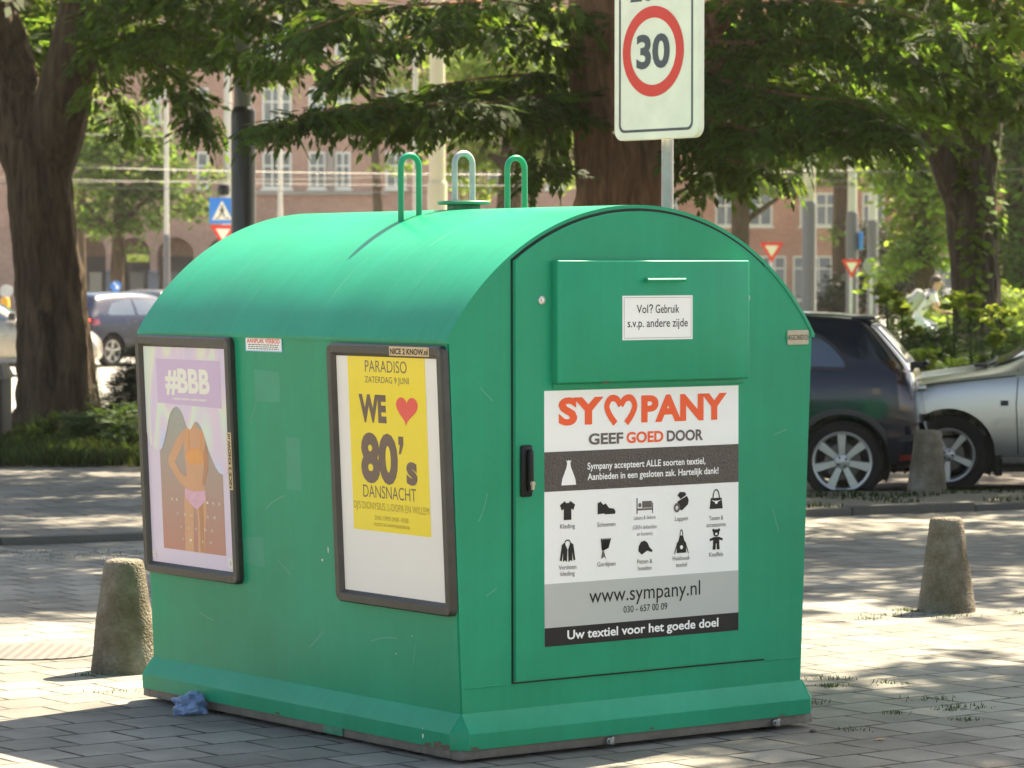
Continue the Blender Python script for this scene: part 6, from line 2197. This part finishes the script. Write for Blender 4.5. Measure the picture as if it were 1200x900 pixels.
add_decal('rear_glass', bvh, [(-.54, 1.25), (.54, 1.25), (.50, 1.65), (-.50, 1.65)], 'B', M['car_glass'], t, .006)
dc = 80.0
place(t, (0, .0), (gx(214, dc), dc, -.06), R(35))

# ------------------------------------------------------------------ cyclist
CX, CY = gx(1084, 58), 58.0
bike = thing('bicycle', 'dark bicycle ridden behind the hedge, left of the ivy trunk', 'bicycle', (CX, CY, 0.0))
bw = M['trim']
for x in (-.52, .56):
    bm = bmesh.new()
    pts = [(x + .33 * math.cos(R(a)), 0, .34 + .33 * math.sin(R(a))) for a in range(0, 361, 12)]
    tube(bm, pts, .016, 8, cap=False)
    for a in range(0, 360, 30): tube(bm, [(x, 0, .34), (x + .32 * math.cos(R(a)), 0, .34 + .32 * math.sin(R(a)))], .002, 4)
    build('wheel', bm, M['rubber'], bike, 60)
bm = bmesh.new()
for a, b_ in (((-.52, 0, .34), (-.08, 0, .33)), ((-.08, 0, .33), (-.20, 0, .82)), ((-.52, 0, .34), (-.18, 0, .76)), ((-.08, 0, .33), (.42, 0, .80)), ((-.18, 0, .76), (.40, 0, .86)), ((.40, 0, .92), (.56, 0, .34))):
    tube(bm, [a, b_], .017, 8)
build('frame', bm, M['navy'], bike, 60)
bm = bmesh.new()
box(bm, (-.34, -.08, .83), (-.06, .08, .89), None, .03)
build('saddle', bm, M['rubber'], bike)
bm = bmesh.new()
tube(bm, [(.40, 0, .90), (.40, 0, 1.02)], .014, 8)
tube(bm, [(.30, -.28, 1.04), (.42, -.18, 1.03), (.43, 0, 1.02), (.42, .18, 1.03), (.30, .28, 1.04)], .012, 8)
build('handlebar', bm, M['trim'], bike, 60)
bm = bmesh.new()
tube(bm, [(-.08, -.10, .33), (-.02, -.10, .18)], .01, 6); tube(bm, [(-.08, .10, .33), (-.14, .10, .48)], .01, 6)
box(bm, (-.07, -.2, .165), (.05, -.1, .185)); box(bm, (-.2, .1, .47), (-.08, .2, .49))
build('pedals', bm, M['trim'], bike)

M['skin'] = plain('skin', (.50, .30, .21), .55, 0, 0, .08)
M['shirt'] = plain('white_shirt', (.70, .66, .66), .85, 0, 0, .08, 6, .3, 25)
M['trousers'] = plain('pale_trousers', (.52, .55, .60), .85, 0, 0, .1, 6, .3, 25)
M['hair'] = plain('dark_hair', (.045, .028, .020), .7, 0, 0, .3, 30)
M['bag'] = plain('grey_bag', (.36, .36, .33), .8, 0, 0, .15, 12)


def skin_mesh(name, verts, edges, radii, mats, parent, faces_mat=None, root_i=0, levels=2):
    me = bpy.data.meshes.new(name)
    me.from_pydata(verts, edges, [])
    o = bpy.data.objects.new(name, me); col.objects.link(o)
    o.modifiers.new("k", 'SKIN')
    for i, r_ in enumerate(radii):
        me.skin_vertices[0].data[i].radius = r_ if isinstance(r_, tuple) else (r_, r_)
        me.skin_vertices[0].data[i].use_root = i == root_i
    o.modifiers.new("s", 'SUBSURF').levels = levels
    dg = bpy.context.evaluated_depsgraph_get()
    out = bpy.data.meshes.new_from_object(o.evaluated_get(dg))
    bpy.data.objects.remove(o)
    ob = link_mesh(name, out, mats, parent, 180)
    if faces_mat:
        for p in out.polygons: p.material_index = faces_mat(p.center)
    return ob


person = thing('person', 'cyclist in white shirt and pale trousers, leaning forward behind the hedge', 'person', (CX, CY, 0))
V = [(-.20, 0, .93), (-.12, 0, 1.05), (.02, 0, 1.23), (.13, 0, 1.37), (.17, 0, 1.43), (.20, 0, 1.48), (.225, 0, 1.56), (.225, 0, 1.64),
     (.12, .19, 1.35), (.20, .25, 1.16), (.36, .25, 1.05), (.12, -.19, 1.35), (.20, -.25, 1.16), (.36, -.25, 1.05),
     (-.16, .09, .90), (.24, .12, .80), (.02, .13, .55), (-.10, .13, .53), (-.16, -.09, .90), (.20, -.12, .66), (-.02, -.13, .26), (.06, -.13, .22)]
E_ = [(0, 1), (1, 2), (2, 3), (3, 4), (4, 5), (5, 6), (6, 7), (3, 8), (8, 9), (9, 10), (3, 11), (11, 12), (12, 13), (0, 14), (14, 15), (15, 16), (16, 17), (0, 18), (18, 19), (19, 20), (20, 21)]
rad = [(.14, .12), (.14, .11), (.155, .11), (.14, .10), .06, .055, (.085, .10), (.075, .085), .062, .047, .033, .062, .047, .033, .10, .068, .045, .04, .10, .068, .045, .04]


def pm(c):
    if c.z > 1.435 and c.x > .1: return 0
    if abs(c.y) > .17 and c.z < 1.24 and c.x > .13: return 0
    if c.z < .97 and c.x < .35 and not (c.z > .9 and c.x < -.3): return 2
    return 1


skin_mesh('body', V, E_, rad, [M['skin'], M['shirt'], M['trousers']], person, pm)
bm = bmesh.new()
bmesh.ops.create_uvsphere(bm, u_segments=20, v_segments=14, radius=1)
for v in bm.verts:
    q = v.co
    v.co = Vector((.205 + q.x * .112, q.y * .092, 1.615 + q.z * .105))
bmesh.ops.delete(bm, geom=[v for v in bm.verts if v.co.z < 1.575 and v.co.x > .17 or v.co.x > .28 and v.co.z < 1.65 or v.co.z < 1.53], context='VERTS')
build('hair', bm, M['hair'], person, 180)
bm = bmesh.new()
for y in (-.036, .036):
    bmesh.ops.create_icosphere(bm, subdivisions=2, radius=.013, matrix=Matrix.Translation((.303, y, 1.575)))
build('eyes', bm, M['ink'], person, 180)
bm = bmesh.new()
tube(bm, [(.31, 0, 1.575), (.335, 0, 1.535), (.31, 0, 1.525)], [.008, .014, .010], 8)
build('nose', bm, M['skin'], person, 180)
for y in (-.25, .25):       # hands closed round the grips
    hv, he, hr = [(.36, y, 1.05), (.40, y, 1.055)], [(0, 1)], [.03, .036]
    for k, (dy, l) in enumerate(((-.033, .9), (-.011, 1.0), (.011, .95), (.033, .78))):
        b0 = len(hv)
        hv += [(.425, y + dy, 1.065), (.455, y + dy, 1.045), (.450, y + dy, 1.045 - .035 * l), (.42, y + dy, 1.01)]
        he += [(1, b0), (b0, b0 + 1), (b0 + 1, b0 + 2), (b0 + 2, b0 + 3)]
        hr += [.010, .0095, .009, .008]
    b0 = len(hv); s = 1 if y < 0 else -1
    hv += [(.395, y + s * .04, 1.045), (.42, y + s * .05, 1.02)]; he += [(1, b0), (b0, b0 + 1)]; hr += [.011, .009]
    skin_mesh('hand', hv, he, hr, [M['skin']], person, None, 0, 1)
for p_ in ((-.10, .13, .525), (.06, -.13, .215)):
    bm = bmesh.new()
    box(bm, (p_[0] - .07, p_[1] - .045, p_[2] - .035), (p_[0] + .18, p_[1] + .045, p_[2] + .045), None, .03, 0, 3)
    build('shoe', bm, M['bag'], person)
bm = bmesh.new()
Mb = Matrix.Translation((-.17, 0, 1.27)) @ Matrix.Rotation(R(38), 4, 'Y')
box(bm, (-.11, -.15, -.21), (.09, .15, .20), Mb, .07, 0, 4)
box(bm, (-.15, -.11, -.17), (-.10, .11, .02), Mb, .025, 0, 3)
bag = build('backpack', bm, M['bag'], None, 60)
bag.location = (CX, CY, 0)
tag(bag, 'pale grey backpack worn on the cyclist back', 'backpack')
for y in (-.11, .11):
    bm = bmesh.new()
    tube(bm, [(-.05, y, 1.42), (.08, y * 1.2, 1.45), (.19, y * 1.3, 1.36), (.13, y * 1.5, 1.2), (-.06, y * 1.3, 1.10)], .014, 8)
    build('strap', bm, M['sign_grey'], bag, 60)

# ------------------------------------------------------------------ summer haze over the street
HAZE = .0002
if HAZE:
    m_h = bpy.data.materials.new("haze_air")
    m_h.use_nodes = True
    th = m_h.node_tree
    th.nodes.remove(th.nodes["Principled BSDF"])
    pv = th.nodes.new("ShaderNodeVolumePrincipled")
    pv.inputs["Density"].default_value = HAZE
    pv.inputs["Color"].default_value = (.95, .93, .88, 1)
    pv.inputs["Anisotropy"].default_value = .3
    th.links.new(pv.outputs[0], th.nodes["Material Output"].inputs["Volume"])
    bm = bmesh.new()
    box(bm, (-300, -30, -1.2), (300, 260, 24))
    tag(build('haze', bm, m_h, None, None), kind='stuff')
